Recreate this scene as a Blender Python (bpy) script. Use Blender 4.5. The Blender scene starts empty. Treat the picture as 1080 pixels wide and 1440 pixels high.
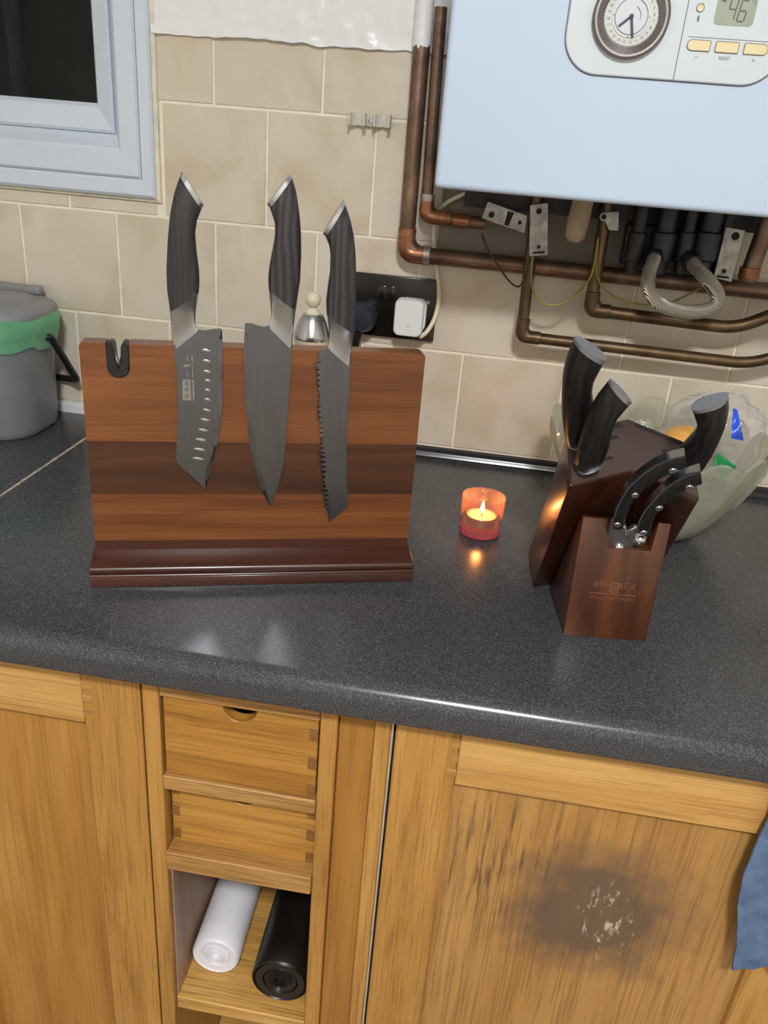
import bpy, bmesh, math, random
from mathutils import Vector as V, Matrix, noise
random.seed(7)
SC = bpy.context.scene
COL = SC.collection
R = math.radians
# ------------------------------------------------------------------ camera
F_PX, PITCH, YAW, ROLL = 1134.75, 0.43411, -0.11213, 0.083559
CAM = V((0.41061, -1.17844, 1.35141))
_fw = V((math.sin(YAW)*math.cos(PITCH), math.cos(YAW)*math.cos(PITCH), -math.sin(PITCH)))
_r0 = V((math.cos(YAW), -math.sin(YAW), 0)); _u0 = _r0.cross(_fw)
_rt = _r0*math.cos(ROLL)+_u0*math.sin(ROLL); _up = -_r0*math.sin(ROLL)+_u0*math.cos(ROLL)
cd = bpy.data.cameras.new('camera'); cam = bpy.data.objects.new('camera', cd); COL.objects.link(cam)
cd.sensor_fit = 'VERTICAL'; cd.sensor_height = 36; cd.lens = F_PX/1440*36; cd.clip_start = .01
cam.matrix_world = Matrix(((_rt.x, _up.x, -_fw.x, CAM.x), (_rt.y, _up.y, -_fw.y, CAM.y), (_rt.z, _up.z, -_fw.z, CAM.z), (0, 0, 0, 1)))
SC.camera = cam
# ------------------------------------------------------------------ world (night outside), ceiling light, exposure
w = bpy.data.worlds.new('night'); SC.world = w; w.use_nodes = True
w.node_tree.nodes['Background'].inputs[0].default_value = (.20, .215, .215, 1)
w.node_tree.nodes['Background'].inputs[1].default_value = 1.0
LIGHT = V((0.55, -1.9, 2.33))
ld = bpy.data.lights.new('ceiling_lamp_light', 'AREA'); ld.shape = 'DISK'; ld.size = .26; ld.energy = 46; ld.color = (1, .985, .97)
lo = bpy.data.objects.new('ceiling_lamp_light', ld); COL.objects.link(lo); lo.location = LIGHT
SC.view_settings.view_transform = 'Standard'; SC.view_settings.look = 'None'
SC.view_settings.gamma = 1; SC.view_settings.use_curve_mapping = False
SC.view_settings.exposure = 0.0

# ------------------------------------------------------------------ pixel -> place helpers (1080x1440 frame)
def ray(u, v): return _fw + _rt*((u-540)/F_PX) - _up*((v-720)/F_PX)
def ony(u, v, y): d = ray(u, v); return CAM + d*((y-CAM.y)/d.y)
def onz(u, v, z): d = ray(u, v); return CAM + d*((z-CAM.z)/d.z)
def onp(u, v, o, n): d = ray(u, v); return CAM + d*((o-CAM).dot(n)/d.dot(n))

# ------------------------------------------------------------------ materials
MATS = {}
def _new(name):
    m = bpy.data.materials.new(name); m.use_nodes = True; MATS[name] = m
    nt = m.node_tree; return m, nt, nt.nodes['Principled BSDF']
def lin(c): return tuple(((x/255)/12.92 if x/255 <= .04045 else ((x/255+.055)/1.055)**2.4) for x in c)+(1,)
def coords(nt, scale=(1, 1, 1), rot=(0, 0, 0), rnd=True):
    tc = nt.nodes.new('ShaderNodeTexCoord'); mp = nt.nodes.new('ShaderNodeMapping')
    mp.inputs['Scale'].default_value = scale
    if any(rot):
        m0 = nt.nodes.new('ShaderNodeMapping'); m0.inputs['Rotation'].default_value = rot
        nt.links.new(tc.outputs['Object'], m0.inputs[0]); nt.links.new(m0.outputs[0], mp.inputs[0])
    else: nt.links.new(tc.outputs['Object'], mp.inputs[0])
    if rnd:
        oi = nt.nodes.new('ShaderNodeObjectInfo'); mu = nt.nodes.new('ShaderNodeMath'); mu.operation = 'MULTIPLY'
        mu.inputs[1].default_value = 23.0; nt.links.new(oi.outputs['Random'], mu.inputs[0])
        ad = nt.nodes.new('ShaderNodeVectorMath'); nt.links.new(mp.outputs[0], ad.inputs[0]); nt.links.new(mu.outputs[0], ad.inputs[1])
        return ad.outputs[0]
    return mp.outputs[0]
def noise_t(nt, vec, scale, detail=4, rough=.55, dist=0):
    n = nt.nodes.new('ShaderNodeTexNoise'); n.inputs['Scale'].default_value = scale; n.inputs['Detail'].default_value = detail
    n.inputs['Roughness'].default_value = rough; n.inputs['Distortion'].default_value = dist
    nt.links.new(vec, n.inputs['Vector']); return n.outputs['Fac']
def ramp(nt, fac, stops):
    r = nt.nodes.new('ShaderNodeValToRGB'); el = r.color_ramp.elements
    while len(el) < len(stops): el.new(.5)
    for e, (p, c) in zip(el, stops): e.position = p; e.color = c
    nt.links.new(fac, r.inputs[0]); return r.outputs[0]
def mixc(nt, fac, a, b, mode='MIX'):
    m = nt.nodes.new('ShaderNodeMix'); m.data_type = 'RGBA'; m.blend_type = mode
    for s, x in ((m.inputs[0], fac), (m.inputs[6], a), (m.inputs[7], b)):
        if hasattr(x, 'is_output'): nt.links.new(x, s)
        else: s.default_value = x
    return m.outputs[2]
def math_n(nt, op, a, b):
    m = nt.nodes.new('ShaderNodeMath'); m.operation = op
    for s, x in ((m.inputs[0], a), (m.inputs[1], b)):
        if hasattr(x, 'is_output'): nt.links.new(x, s)
        else: s.default_value = x
    return m.outputs[0]
def bump(nt, p, h, strength=.3, dist=.001):
    b = nt.nodes.new('ShaderNodeBump'); b.inputs['Strength'].default_value = strength; b.inputs['Distance'].default_value = dist
    nt.links.new(h, b.inputs['Height']); nt.links.new(b.outputs[0], p.inputs['Normal'])
def plain(name, c, rough=.5, metal=0, var=.12, scale=40, bmp=0, bscale=200, coat=0, spec=.5, bdist=.0005, stretch=(1, 1, 1)):
    m, nt, p = _new(name); c = lin(c)
    v = coords(nt, stretch); f = noise_t(nt, v, scale)
    lo_ = tuple(x*(1-var) for x in c[:3])+(1,); hi = tuple(min(1, x*(1+var)) for x in c[:3])+(1,)
    nt.links.new(ramp(nt, f, [(.3, lo_), (.7, hi)]), p.inputs['Base Color'])
    p.inputs['Roughness'].default_value = rough; p.inputs['Metallic'].default_value = metal
    p.inputs['Coat Weight'].default_value = coat; p.inputs['Specular IOR Level'].default_value = spec
    if bmp: bump(nt, p, noise_t(nt, v, bscale, 3), bmp, bdist)
    return m
def wood(name, dark, mid, light, axis='x', rot=0, rough=.4, size=1.0, pores=.5, coat=0, contrast=1, bmp=.15, ring=.35):
    m, nt, p = _new(name)
    st = {'x': (1.2, 14, 14), 'y': (14, 1.2, 14), 'z': (14, 14, 1.2)}[axis]
    v = coords(nt, tuple(s*size for s in st), (0, 0, rot))
    f1 = noise_t(nt, v, 1.6, 5, .6, 1.2)
    col = ramp(nt, f1, [(.5-.22*contrast, lin(dark)), (.5, lin(mid)), (.5+.22*contrast, lin(light))])
    wv = nt.nodes.new('ShaderNodeTexWave'); wv.wave_type = 'RINGS'; wv.rings_direction = {'x': 'X', 'y': 'Y', 'z': 'Z'}[axis]
    wv.inputs['Scale'].default_value = .9; wv.inputs['Distortion'].default_value = 5; wv.inputs['Detail'].default_value = 2
    nt.links.new(v, wv.inputs['Vector'])
    g = ramp(nt, wv.outputs['Fac'], [(0, (.70, .66, .62, 1)), (.35, (1, 1, 1, 1))])
    col = mixc(nt, ring, col, g, 'MULTIPLY')
    st2 = {'x': (6, 260, 260), 'y': (260, 6, 260), 'z': (260, 260, 6)}[axis]
    v2 = coords(nt, tuple(s*size for s in st2), (0, 0, rot)); f2 = noise_t(nt, v2, 2.2, 2, .5)
    g2 = ramp(nt, f2, [(.36, (1-pores, 1-pores, 1-pores, 1)), (.5, (1, 1, 1, 1))])
    col = mixc(nt, .8, col, g2, 'MULTIPLY')
    nt.links.new(col, p.inputs['Base Color']); p.inputs['Roughness'].default_value = rough; p.inputs['Coat Weight'].default_value = coat
    p.inputs['Coat Roughness'].default_value = .15
    bump(nt, p, f2, bmp, .0004)
    return m
def clear(name, tint, body, amount, rough=.1, bmp=0, bscale=60, stretch=(1, 1, 1), bdist=.002):
    """thin tinted see-through sheet: transparent mixed with a glossy tinted body"""
    m, nt, p = _new(name)
    p.inputs['Base Color'].default_value = lin(body); p.inputs['Roughness'].default_value = rough
    t = nt.nodes.new('ShaderNodeBsdfTransparent'); t.inputs[0].default_value = lin(tint)
    ms = nt.nodes.new('ShaderNodeMixShader')
    v = coords(nt, stretch); f = noise_t(nt, v, bscale)
    fac = math_n(nt, 'ADD', math_n(nt, 'MULTIPLY', f, .25), amount-.125)
    lw = nt.nodes.new('ShaderNodeLayerWeight'); lw.inputs[0].default_value = .35
    fac = math_n(nt, 'ADD', fac, math_n(nt, 'MULTIPLY', lw.outputs['Facing'], .35))
    nt.links.new(fac, ms.inputs[0]); nt.links.new(t.outputs[0], ms.inputs[1]); nt.links.new(p.outputs[0], ms.inputs[2])
    nt.links.new(ms.outputs[0], nt.nodes['Material Output'].inputs[0])
    if bmp: bump(nt, p, f, bmp, bdist)
    return m
def glow(name, c, s):
    m, nt, p = _new(name); p.inputs['Base Color'].default_value = lin(c); p.inputs['Emission Color'].default_value = lin(c); p.inputs['Emission Strength'].default_value = s
    return m

OAK = ((160, 113, 54), (181, 134, 68), (194, 150, 84))
wood('oak_v', *OAK, axis='z', rough=.42, ring=.15, pores=.35)
wood('oak_h', (174, 128, 66), (194, 148, 83), (205, 162, 98), axis='x', rough=.42, ring=.15, pores=.3)
wood('oak_panel', (156, 107, 46), (174, 125, 58), (187, 141, 73), axis='z', rough=.4, size=.6, pores=.2, ring=.2)
wood('oak_drawer', (144, 96, 36), (174, 125, 54), (190, 142, 70), axis='x', rough=.4, size=.9, pores=.3, ring=.4)
wood('oak_worn', (128, 92, 50), (172, 128, 70), (196, 156, 100), axis='x', rough=.5)
wood('oak_end', (112, 74, 34), (136, 92, 44), (150, 106, 56), axis='y', rough=.5)
wood('shelf_wood', (160, 116, 58), (196, 150, 80), (210, 168, 102), axis='x', rough=.35)
wood('carcass_side', (120, 92, 70), (146, 116, 92), (160, 132, 108), axis='z', rough=.45, pores=.2)
wood('acacia_light', (82, 43, 18), (112, 64, 29), (134, 82, 41), axis='x', rot=-R(18), rough=.32, size=.8, pores=.3, coat=.15)
wood('acacia_dark', (52, 27, 13), (74, 40, 19), (90, 51, 26), axis='x', rot=-R(18), rough=.32, size=.8, pores=.25, coat=.15)
wood('acacia_mid', (78, 40, 16), (106, 59, 26), (128, 77, 38), axis='x', rot=-R(18), rough=.32, size=.8, pores=.3, coat=.15)
wood('acacia_base', (56, 28, 20), (72, 38, 27), (84, 47, 34), axis='x', rot=-R(18), rough=.3, size=.8, pores=.2, coat=.2)
wood('walnut_block', (36, 17, 11), (54, 26, 16), (70, 36, 21), axis='z', rough=.3, size=.8, pores=.2, coat=.2)
wood('walnut_front', (52, 25, 14), (70, 36, 20), (98, 56, 30), axis='z', rough=.33, size=.8, pores=.25, coat=.2)
plain('block_top', (72, 56, 52), .38, var=.08, scale=60)
plain('steel', (186, 188, 192), .26, .92, var=.06, scale=30, stretch=(1, 1, .05))
plain('steel_blade', (118, 120, 125), .22, 1, var=.08, scale=60, stretch=(8, 8, .3))
plain('steel_edge', (170, 172, 176), .2, 1, var=.05)
plain('steel_bright', (205, 207, 210), .16, 1, var=.05)
plain('cap_brushed', (150, 154, 158), .42, .6, var=.1, scale=200)
plain('plate_light', (142, 140, 130), .45, .5, var=.1)
plain('mark_grey', (96, 96, 96), .5, .3, var=.05)
def pakka(name, c1, c2):
    m, nt, p = _new(name)
    v = coords(nt, (30, 60, 9)); wv = nt.nodes.new('ShaderNodeTexWave'); wv.inputs['Scale'].default_value = 1.6
    wv.inputs['Distortion'].default_value = 7.5; wv.inputs['Detail'].default_value = 2; wv.inputs['Detail Scale'].default_value = .7; nt.links.new(v, wv.inputs['Vector'])
    nt.links.new(ramp(nt, wv.outputs['Fac'], [(.25, lin(c1)), (.9, lin(c2))]), p.inputs['Base Color']); p.inputs['Roughness'].default_value = .42
    return m
pakka('pakka', (34, 32, 35), (58, 53, 58)); pakka('pakka_plain', (36, 36, 38), (44, 44, 46)); pakka('pakka_dark', (20, 19, 19), (34, 31, 31))
plain('black_plastic', (24, 24, 25), .38, var=.1)
plain('black_gloss', (22, 21, 20), .2, var=.2, scale=30)
plain('socket_plate', (30, 28, 26), .25, .3, var=.3, scale=30)
plain('black_blue', (38, 44, 56), .4, var=.1)
plain('bag_black', (20, 18, 17), .36, var=.2, scale=30, bmp=.3, bscale=40)
plain('bag_white', (226, 228, 238), .4, var=.03, scale=30, bmp=.2, bscale=60)
plain('upvc', (206, 218, 232), .3, var=.02)
plain('caulk', (222, 216, 196), .6, var=.12, scale=40, bmp=.5, bscale=80)
plain('paint', (232, 234, 236), .32, var=.03, scale=20, bmp=.5, bscale=25, bdist=.004)
plain('room_paint', (226, 222, 214), .8, var=.02)
plain('floor_vinyl', (140, 128, 112), .5, var=.15, scale=8)
plain('grout', (236, 228, 210), .8, var=.1, scale=30, bmp=.3)
plain('boiler_white', (194, 214, 239), .28, var=.015, scale=6)
plain('boiler_panel', (204, 215, 223), .4, var=.01)
plain('groove', (104, 104, 124), .5)
plain('dial_face', (204, 212, 220), .35, var=.02)
plain('dial_ring', (204, 208, 206), .5, var=.03)
plain('dial_teeth', (96, 90, 92), .5)
plain('dial_bed', (190, 188, 186), .5)
plain('ink', (112, 116, 122), .6)
plain('hand_ink', (62, 64, 84), .5)
plain('lcd', (158, 170, 154), .25, var=.06)
plain('lcd_ink', (84, 92, 88), .5)
plain('button_cream', (226, 214, 172), .45, var=.03)
plain('white_plastic', (226, 230, 232), .32, var=.02)
plain('cream_plastic', (222, 214, 190), .38, var=.04)
plain('clip_plastic', (206, 202, 190), .5, var=.06)
plain('gold_mark', (206, 184, 140), .5)
plain('dark_metal', (44, 42, 44), .45, .4, var=.3, scale=30)
plain('dark_blue', (30, 36, 48), .4, .2, var=.3, scale=25)
plain('galv', (150, 148, 144), .42, .75, var=.3, scale=90, bmp=.3, bscale=120)
plain('plate_grey', (122, 115, 104), .55, .1, var=.12, scale=12)
plain('beige_tape', (176, 158, 132), .6, var=.15, scale=40, bmp=.4, bscale=70)
plain('wire_green_yellow', (150, 138, 62), .45, var=.25, scale=30)
plain('wire_brown', (62, 48, 36), .5)
plain('solder', (168, 166, 160), .35, .8, var=.2)
plain('bin_grey', (120, 126, 132), .38, var=.05, bmp=.1, bscale=300)
plain('bin_lid', (134, 136, 140), .42, var=.05, bmp=.1, bscale=300)
plain('rear_trim', (34, 34, 38), .22, var=.1)
plain('joint_strip', (176, 166, 148), .6, var=.5, scale=120)
plain('joint_dark', (26, 26, 28), .5)
plain('white_trim', (226, 230, 234), .4, var=.04)
plain('silver_strip', (214, 212, 206), .3, .6)
plain('rubber', (28, 27, 26), .5)
plain('wax', (240, 214, 190), .5, var=.04)
plain('tin', (200, 196, 190), .3, .9)
plain('wick', (30, 24, 20), .8)
plain('orange_peel', (246, 178, 30), .4, var=.08, scale=50, bmp=.3, bscale=300)
plain('print_blue', (40, 84, 214), .3, var=.3, scale=60)
plain('print_green', (36, 140, 82), .3, var=.25, scale=40)
plain('streak_grey', (150, 164, 168), .5)
plain('night_wall', (140, 134, 128), .9, var=.3, scale=6)
clear('bowl_glass', (236, 238, 230), (204, 206, 190), .25, .16, .5, 40, (1, 1, 1), .003)
clear('bag_film', (252, 252, 252), (236, 236, 238), .07, .12, .5, 30)
clear('liner_green', (214, 250, 226), (150, 240, 184), .34, .3, .7, 30)
clear('candle_glass', (255, 238, 228), (222, 176, 160), .08, .06, 0, 20)
clear('candle_base', (255, 190, 190), (232, 120, 130), .3, .1, 0, 20)
clear('window_glass', (200, 206, 206), (16, 18, 18), .2, .03)
glow('flame', (255, 196, 96), 40); glow('lamp_glow', (255, 246, 236), 8)
# tile: mottled beige with slight ripple relief, each tile a little different
m, nt, p = _new('tile')
v = coords(nt, (1, 1, 1)); f = noise_t(nt, v, 11, 3, .5, .6)
oi = nt.nodes.new('ShaderNodeObjectInfo')
col = ramp(nt, f, [(.28, lin((201, 188, 165))), (.5, lin((213, 204, 188))), (.72, lin((218, 211, 199)))])
tint = ramp(nt, oi.outputs['Random'], [(0, (.93, .92, .90, 1)), (1, (1.0, 1.0, 1.0, 1))])
nt.links.new(mixc(nt, 1.0, col, tint, 'MULTIPLY'), p.inputs['Base Color']); p.inputs['Roughness'].default_value = .33
v2 = coords(nt, (9, 9, 26), (0, .6, 0)); f2 = noise_t(nt, v2, 1.6, 2, .5, 1.5); bump(nt, p, f2, .35, .0016)
# worktop laminate: charcoal with fine pale specks
m, nt, p = _new('laminate')
v = coords(nt, (1, 1, 1), rnd=False); f = noise_t(nt, v, 620, 2, .7)
col = ramp(nt, f, [(.34, lin((46, 47, 50))), (.55, lin((66, 68, 72))), (.74, lin((104, 106, 110)))])
nt.links.new(col, p.inputs['Base Color']); p.inputs['Roughness'].default_value = .23; p.inputs['Specular IOR Level'].default_value = .5
bump(nt, p, f, .08, .0003)
# copper, tarnished
def copper(name, a, b, c, rough):
    m, nt, p = _new(name); v = coords(nt); f = noise_t(nt, v, 26, 6, .65, .4)
    nt.links.new(ramp(nt, f, [(.3, lin(a)), (.52, lin(b)), (.72, lin(c))]), p.inputs['Base Color'])
    p.inputs['Metallic'].default_value = .7; p.inputs['Roughness'].default_value = rough
copper('copper', (84, 66, 54), (122, 98, 82), (148, 124, 108), .44)
copper('copper_fit', (116, 76, 52), (158, 108, 78), (184, 136, 104), .34)
copper('copper_dull', (74, 58, 42), (104, 84, 62), (126, 106, 82), .42)
# braided steel hose
m, nt, p = _new('braid'); v = coords(nt)
wv = nt.nodes.new('ShaderNodeTexWave'); wv.inputs['Scale'].default_value = 260; wv.bands_direction = 'DIAGONAL'; nt.links.new(v, wv.inputs['Vector'])
nt.links.new(ramp(nt, wv.outputs['Fac'], [(.1, lin((120, 116, 106))), (.7, lin((222, 218, 206)))]), p.inputs['Base Color'])
p.inputs['Metallic'].default_value = .7; p.inputs['Roughness'].default_value = .34; bump(nt, p, wv.outputs['Fac'], .8, .001)
# denim-blue towel weave
m, nt, p = _new('towel'); v = coords(nt); f = noise_t(nt, v, 60, 3)
wv = nt.nodes.new('ShaderNodeTexWave'); wv.bands_direction = 'Z'; wv.inputs['Scale'].default_value = 150; wv.inputs['Distortion'].default_value = 1.2; nt.links.new(v, wv.inputs['Vector'])
nt.links.new(ramp(nt, f, [(.3, lin((70, 92, 124))), (.7, lin((96, 120, 152)))]), p.inputs['Base Color']); p.inputs['Roughness'].default_value = .9
bump(nt, p, wv.outputs['Fac'], .25, .0006)
# right door panel: oak with dark streaks, a scorched patch and pale scratches
m = wood('oak_scorched', (154, 110, 58), (172, 128, 71), (186, 144, 86), axis='z', rough=.45, size=.7, pores=.35, ring=.2)
nt = m.node_tree; p = nt.nodes['Principled BSDF']; base = p.inputs['Base Color'].links[0].from_socket
tc = nt.nodes.new('ShaderNodeTexCoord'); geo = nt.nodes.new('ShaderNodeNewGeometry')
def patch_dist(cx, cz, sx, sz):
    mp = nt.nodes.new('ShaderNodeMapping'); mp.inputs['Location'].default_value = (-cx/sx, 0, -cz/sz); mp.inputs['Scale'].default_value = (1/sx, 0, 1/sz)
    nt.links.new(geo.outputs['Position'], mp.inputs[0]); ln = nt.nodes.new('ShaderNodeVectorMath'); ln.operation = 'LENGTH'; nt.links.new(mp.outputs[0], ln.inputs[0]); return ln.outputs['Value']
gv = nt.nodes.new('ShaderNodeMapping'); nt.links.new(geo.outputs['Position'], gv.inputs[0])
nz = noise_t(nt, gv.outputs[0], 22, 5, .65)
d1 = math_n(nt, 'ADD', patch_dist(.598, .652, .112, .108), math_n(nt, 'MULTIPLY', math_n(nt, 'SUBTRACT', nz, .5), 1.0))
k1 = ramp(nt, d1, [(.45, (.86, .86, .86, 1)), (1.2, (0, 0, 0, 1))])
gs = nt.nodes.new('ShaderNodeMapping'); gs.inputs['Scale'].default_value = (190, 1, 16); nt.links.new(geo.outputs['Position'], gs.inputs[0])
ns = noise_t(nt, gs.outputs[0], 1, 3, .6)
streak = ramp(nt, ns, [(.54, (0, 0, 0, 1)), (.66, (.7, .7, .7, 1))])
d2 = patch_dist(.49, .70, .09, .14); sm = ramp(nt, d2, [(.3, (1, 1, 1, 1)), (1.1, (0, 0, 0, 1))])
c1 = mixc(nt, math_n(nt, 'MULTIPLY', streak, sm), base, lin((74, 54, 40)))
c2 = mixc(nt, k1, c1, lin((92, 76, 66)))
gp = nt.nodes.new('ShaderNodeMapping'); gp.inputs['Scale'].default_value = (150, 1, 42); nt.links.new(geo.outputs['Position'], gp.inputs[0])
npz = noise_t(nt, gp.outputs[0], 1, 6, .75)
sc = ramp(nt, npz, [(.565, (0, 0, 0, 1)), (.60, (.8, .8, .8, 1))])
d3 = patch_dist(.606, .640, .040, .066); k3 = ramp(nt, d3, [(.5, (1, 1, 1, 1)), (1.05, (0, 0, 0, 1))])
c3 = mixc(nt, math_n(nt, 'MULTIPLY', sc, k3), c2, lin((196, 186, 166)))
nt.links.new(c3, p.inputs['Base Color'])

# ------------------------------------------------------------------ mesh helpers
class B:
    def __init__(s): s.bm = bmesh.new()
    def vs(s, pts): return [s.bm.verts.new(p) for p in pts]
    def face(s, vv):
        try: return s.bm.faces.new(vv)
        except ValueError: return None
    def box(s, a, b):
        x0, y0, z0 = a; x1, y1, z1 = b
        v = s.vs([(x0, y0, z0), (x1, y0, z0), (x1, y1, z0), (x0, y1, z0), (x0, y0, z1), (x1, y0, z1), (x1, y1, z1), (x0, y1, z1)])
        for f in ((0, 3, 2, 1), (4, 5, 6, 7), (0, 1, 5, 4), (1, 2, 6, 5), (2, 3, 7, 6), (3, 0, 4, 7)): s.face([v[i] for i in f])
        return s
    def obox(s, o, ex, ey, ez):
        o, ex, ey, ez = V(o), V(ex), V(ey), V(ez)
        v = s.vs([o, o+ex, o+ex+ey, o+ey, o+ez, o+ex+ez, o+ex+ey+ez, o+ey+ez])
        for f in ((0, 3, 2, 1), (4, 5, 6, 7), (0, 1, 5, 4), (1, 2, 6, 5), (2, 3, 7, 6), (3, 0, 4, 7)): s.face([v[i] for i in f])
        return s
    def prism(s, pts, ext):
        ext = V(ext); a = s.vs(pts); b = s.vs([V(p)+ext for p in pts]); n = len(pts)
        s.face(a[::-1]); s.face(b)
        for i in range(n): s.face([a[i], a[(i+1) % n], b[(i+1) % n], b[i]])
        return s
    def rings(s, rr, cap=True, closed=True):
        L = [s.vs(r) for r in rr]; n = len(L[0])
        for a, b in zip(L, L[1:]):
            for i in range(n if closed else n-1): s.face([a[i], a[(i+1) % n], b[(i+1) % n], b[i]])
        if cap and closed: s.face(L[0][::-1]); s.face(L[-1])
        return s
    def tube(s, pts, r, n=12, cap=True):
        pts = [V(p) for p in pts]; rr = []; rad = r if isinstance(r, (list, tuple)) else [r]*len(pts)
        t0 = (pts[1]-pts[0]).normalized(); ref = V((0, 0, 1)) if abs(t0.z) < .9 else V((0, 1, 0)); nx = t0.cross(ref).normalized()
        for i, p in enumerate(pts):
            t = (pts[min(i+1, len(pts)-1)]-pts[max(i-1, 0)]).normalized(); nx = (nx-t*nx.dot(t)).normalized(); ny = t.cross(nx)
            rr.append([p+(nx*math.cos(k*2*math.pi/n)+ny*math.sin(k*2*math.pi/n))*rad[i] for k in range(n)])
        return s.rings(rr, cap)
    def lathe(s, prof, c, n=32, ax=None, cap=True):
        c = V(c); ax = V(ax).normalized() if ax else V((0, 0, 1)); ref = V((1, 0, 0)) if abs(ax.x) < .9 else V((0, 0, 1))
        e1 = (ref-ax*ref.dot(ax)).normalized(); e2 = ax.cross(e1)
        return s.rings([[c+ax*z+(e1*math.cos(k*2*math.pi/n)+e2*math.sin(k*2*math.pi/n))*r for k in range(n)] for r, z in prof], cap)
    def sphere(s, c, r, n=16, sq=(1, 1, 1)):
        c = V(c); return s.rings([[c+V((sq[0]*r*math.sin(a)*math.cos(k*2*math.pi/n), sq[1]*r*math.sin(a)*math.sin(k*2*math.pi/n), -sq[2]*r*math.cos(a))) for k in range(n)] for a in [max(.02, min(math.pi-.02, math.pi*j/n)) for j in range(n+1)]])
def smooth_path(pts, it=2):
    pts = [V(p) for p in pts]
    for _ in range(it):
        o = [pts[0]]
        for a, b in zip(pts, pts[1:]): o += [a*.75+b*.25, a*.25+b*.75]
        pts = o+[pts[-1]]
    return pts
def fillet(pts, r, n=6):
    pts = [V(p) for p in pts]; o = [pts[0]]
    for a, b, c in zip(pts, pts[1:], pts[2:]):
        d1 = (a-b); d2 = (c-b); k = min(r, d1.length*.45, d2.length*.45); p0 = b+d1.normalized()*k; p1 = b+d2.normalized()*k
        for i in range(n+1): t = i/n; o.append(p0*(1-t)**2+b*2*t*(1-t)+p1*t*t)
    return o+[pts[-1]]
def thing(name, loc, label, cat, group=None, kind=None):
    o = bpy.data.objects.new(name, None); COL.objects.link(o); o.location = loc; o.empty_display_size = .02
    tag(o, label, cat, group, kind); return o
def tag(o, label=None, cat=None, group=None, kind=None):
    for k, x in (('label', label), ('category', cat), ('group', group), ('kind', kind)):
        if x: o[k] = x
    return o
def root_off(parent):
    p = V((0, 0, 0))
    while parent: p += parent.location; parent = parent.parent
    return p
def mk(name, b, mat, parent=None, bevel=0, seg=2, ang=35, label=None, flat=False):
    bm = b.bm
    bmesh.ops.remove_doubles(bm, verts=bm.verts, dist=1e-6)
    bmesh.ops.recalc_face_normals(bm, faces=bm.faces)
    if bevel:
        es = [e for e in bm.edges if len(e.link_faces) == 2 and e.calc_face_angle(0) > R(28)]
        bmesh.ops.bevel(bm, geom=es, offset=bevel, segments=seg, profile=.5, affect='EDGES', clamp_overlap=True)
    if parent: off = root_off(parent)
    else:
        xs = [v.co for v in bm.verts]; mn = [min(c[i] for c in xs) for i in range(3)]; mx = [max(c[i] for c in xs) for i in range(3)]
        off = V(((mn[0]+mx[0])/2, (mn[1]+mx[1])/2, mn[2]))
    bmesh.ops.translate(bm, verts=bm.verts, vec=-off)
    me = bpy.data.meshes.new(name); bm.to_mesh(me); bm.free()
    me.materials.append(MATS[mat])
    if not flat:
        for f in me.polygons: f.use_smooth = True
        me.set_sharp_from_angle(angle=R(ang))
    o = bpy.data.objects.new(name, me); COL.objects.link(o)
    if parent: o.parent = parent
    else: o.location = off
    if label: o['label'] = label
    return o
def text_into(b, body, o, ex, ez, size, center=True):
    cu = bpy.data.curves.new('t', 'FONT'); cu.body = body; cu.size = size; cu.resolution_u = 2
    if center: cu.align_x = 'CENTER'; cu.align_y = 'CENTER'
    ob = bpy.data.objects.new('t', cu); COL.objects.link(ob)
    me = ob.to_mesh(); o, ex, ez = V(o), V(ex), V(ez)
    vv = b.vs([o+ex*v.co.x+ez*v.co.y for v in me.vertices])
    for f in me.polygons: b.face([vv[i] for i in f.vertices])
    ob.to_mesh_clear(); bpy.data.objects.remove(ob); bpy.data.curves.remove(cu)
def resample(pts, n):
    pts = [V(p) for p in pts]; d = [0]
    for a, b in zip(pts, pts[1:]): d.append(d[-1]+(b-a).length)
    out = []; j = 0
    for i in range(n):
        t = d[-1]*i/(n-1)
        while j < len(pts)-2 and d[j+1] < t: j += 1
        k = (t-d[j])/max(1e-9, d[j+1]-d[j]); out.append(pts[j].lerp(pts[j+1], k))
    return out
# ------------------------------------------------------------------ room shell
CT, WT = .91, .872           # worktop top / underside
XL, XR, YF, ZC = -.78, 1.75, -2.9, 2.4
def struct(name, b, mat, **k): return tag(mk(name, b, mat, **k), kind='structure')
struct('floor', B().box((XL, YF, -.05), (XR, .1, 0)), 'floor_vinyl')
struct('ceiling', B().box((XL, YF, ZC), (XR, .1, ZC+.05)), 'room_paint')
struct('wall_left', B().box((XL-.05, YF, 0), (XL, .1, ZC)), 'room_paint')
struct('wall_right', B().box((XR, YF, 0), (XR+.05, .1, ZC)), 'room_paint')
struct('wall_front', B().box((XL, YF-.05, 0), (XR, YF, ZC)), 'room_paint')
WX0, WX1, WZ0, WZ1 = -.70, -.092, 1.2545, 2.1     # window opening
wb = B()
wb.box((XL, .0012, 0), (XR, .12, WZ0)); wb.box((XL, .0012, WZ0), (WX0, .12, WZ1)); wb.box((WX1, .0012, WZ0), (XR, .12, WZ1)); wb.box((XL, .0012, WZ1), (XR, .12, ZC))
wall = tag(mk('wall_back', wb, 'grout', flat=True), kind='structure')
T, ZT = .15, 1.072
def tile(x0, x1, z0, z1):
    g = .0018; y = random.uniform(-.0006, .0)
    if x1-x0 < .012: return
    mk('tile', B().box((x0+g, y, z0+g), (x1-g, .004, z1-g)), 'tile', wall, bevel=.0008, seg=1)
def row(z0, z1, ph, xa, xb):
    k = math.floor((xa-ph)/T); x = ph+k*T
    while x < xb: tile(max(x, xa), min(x+T, xb), z0, z1); x += T
row(.925, ZT, .075, XL, 1.3)
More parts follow.
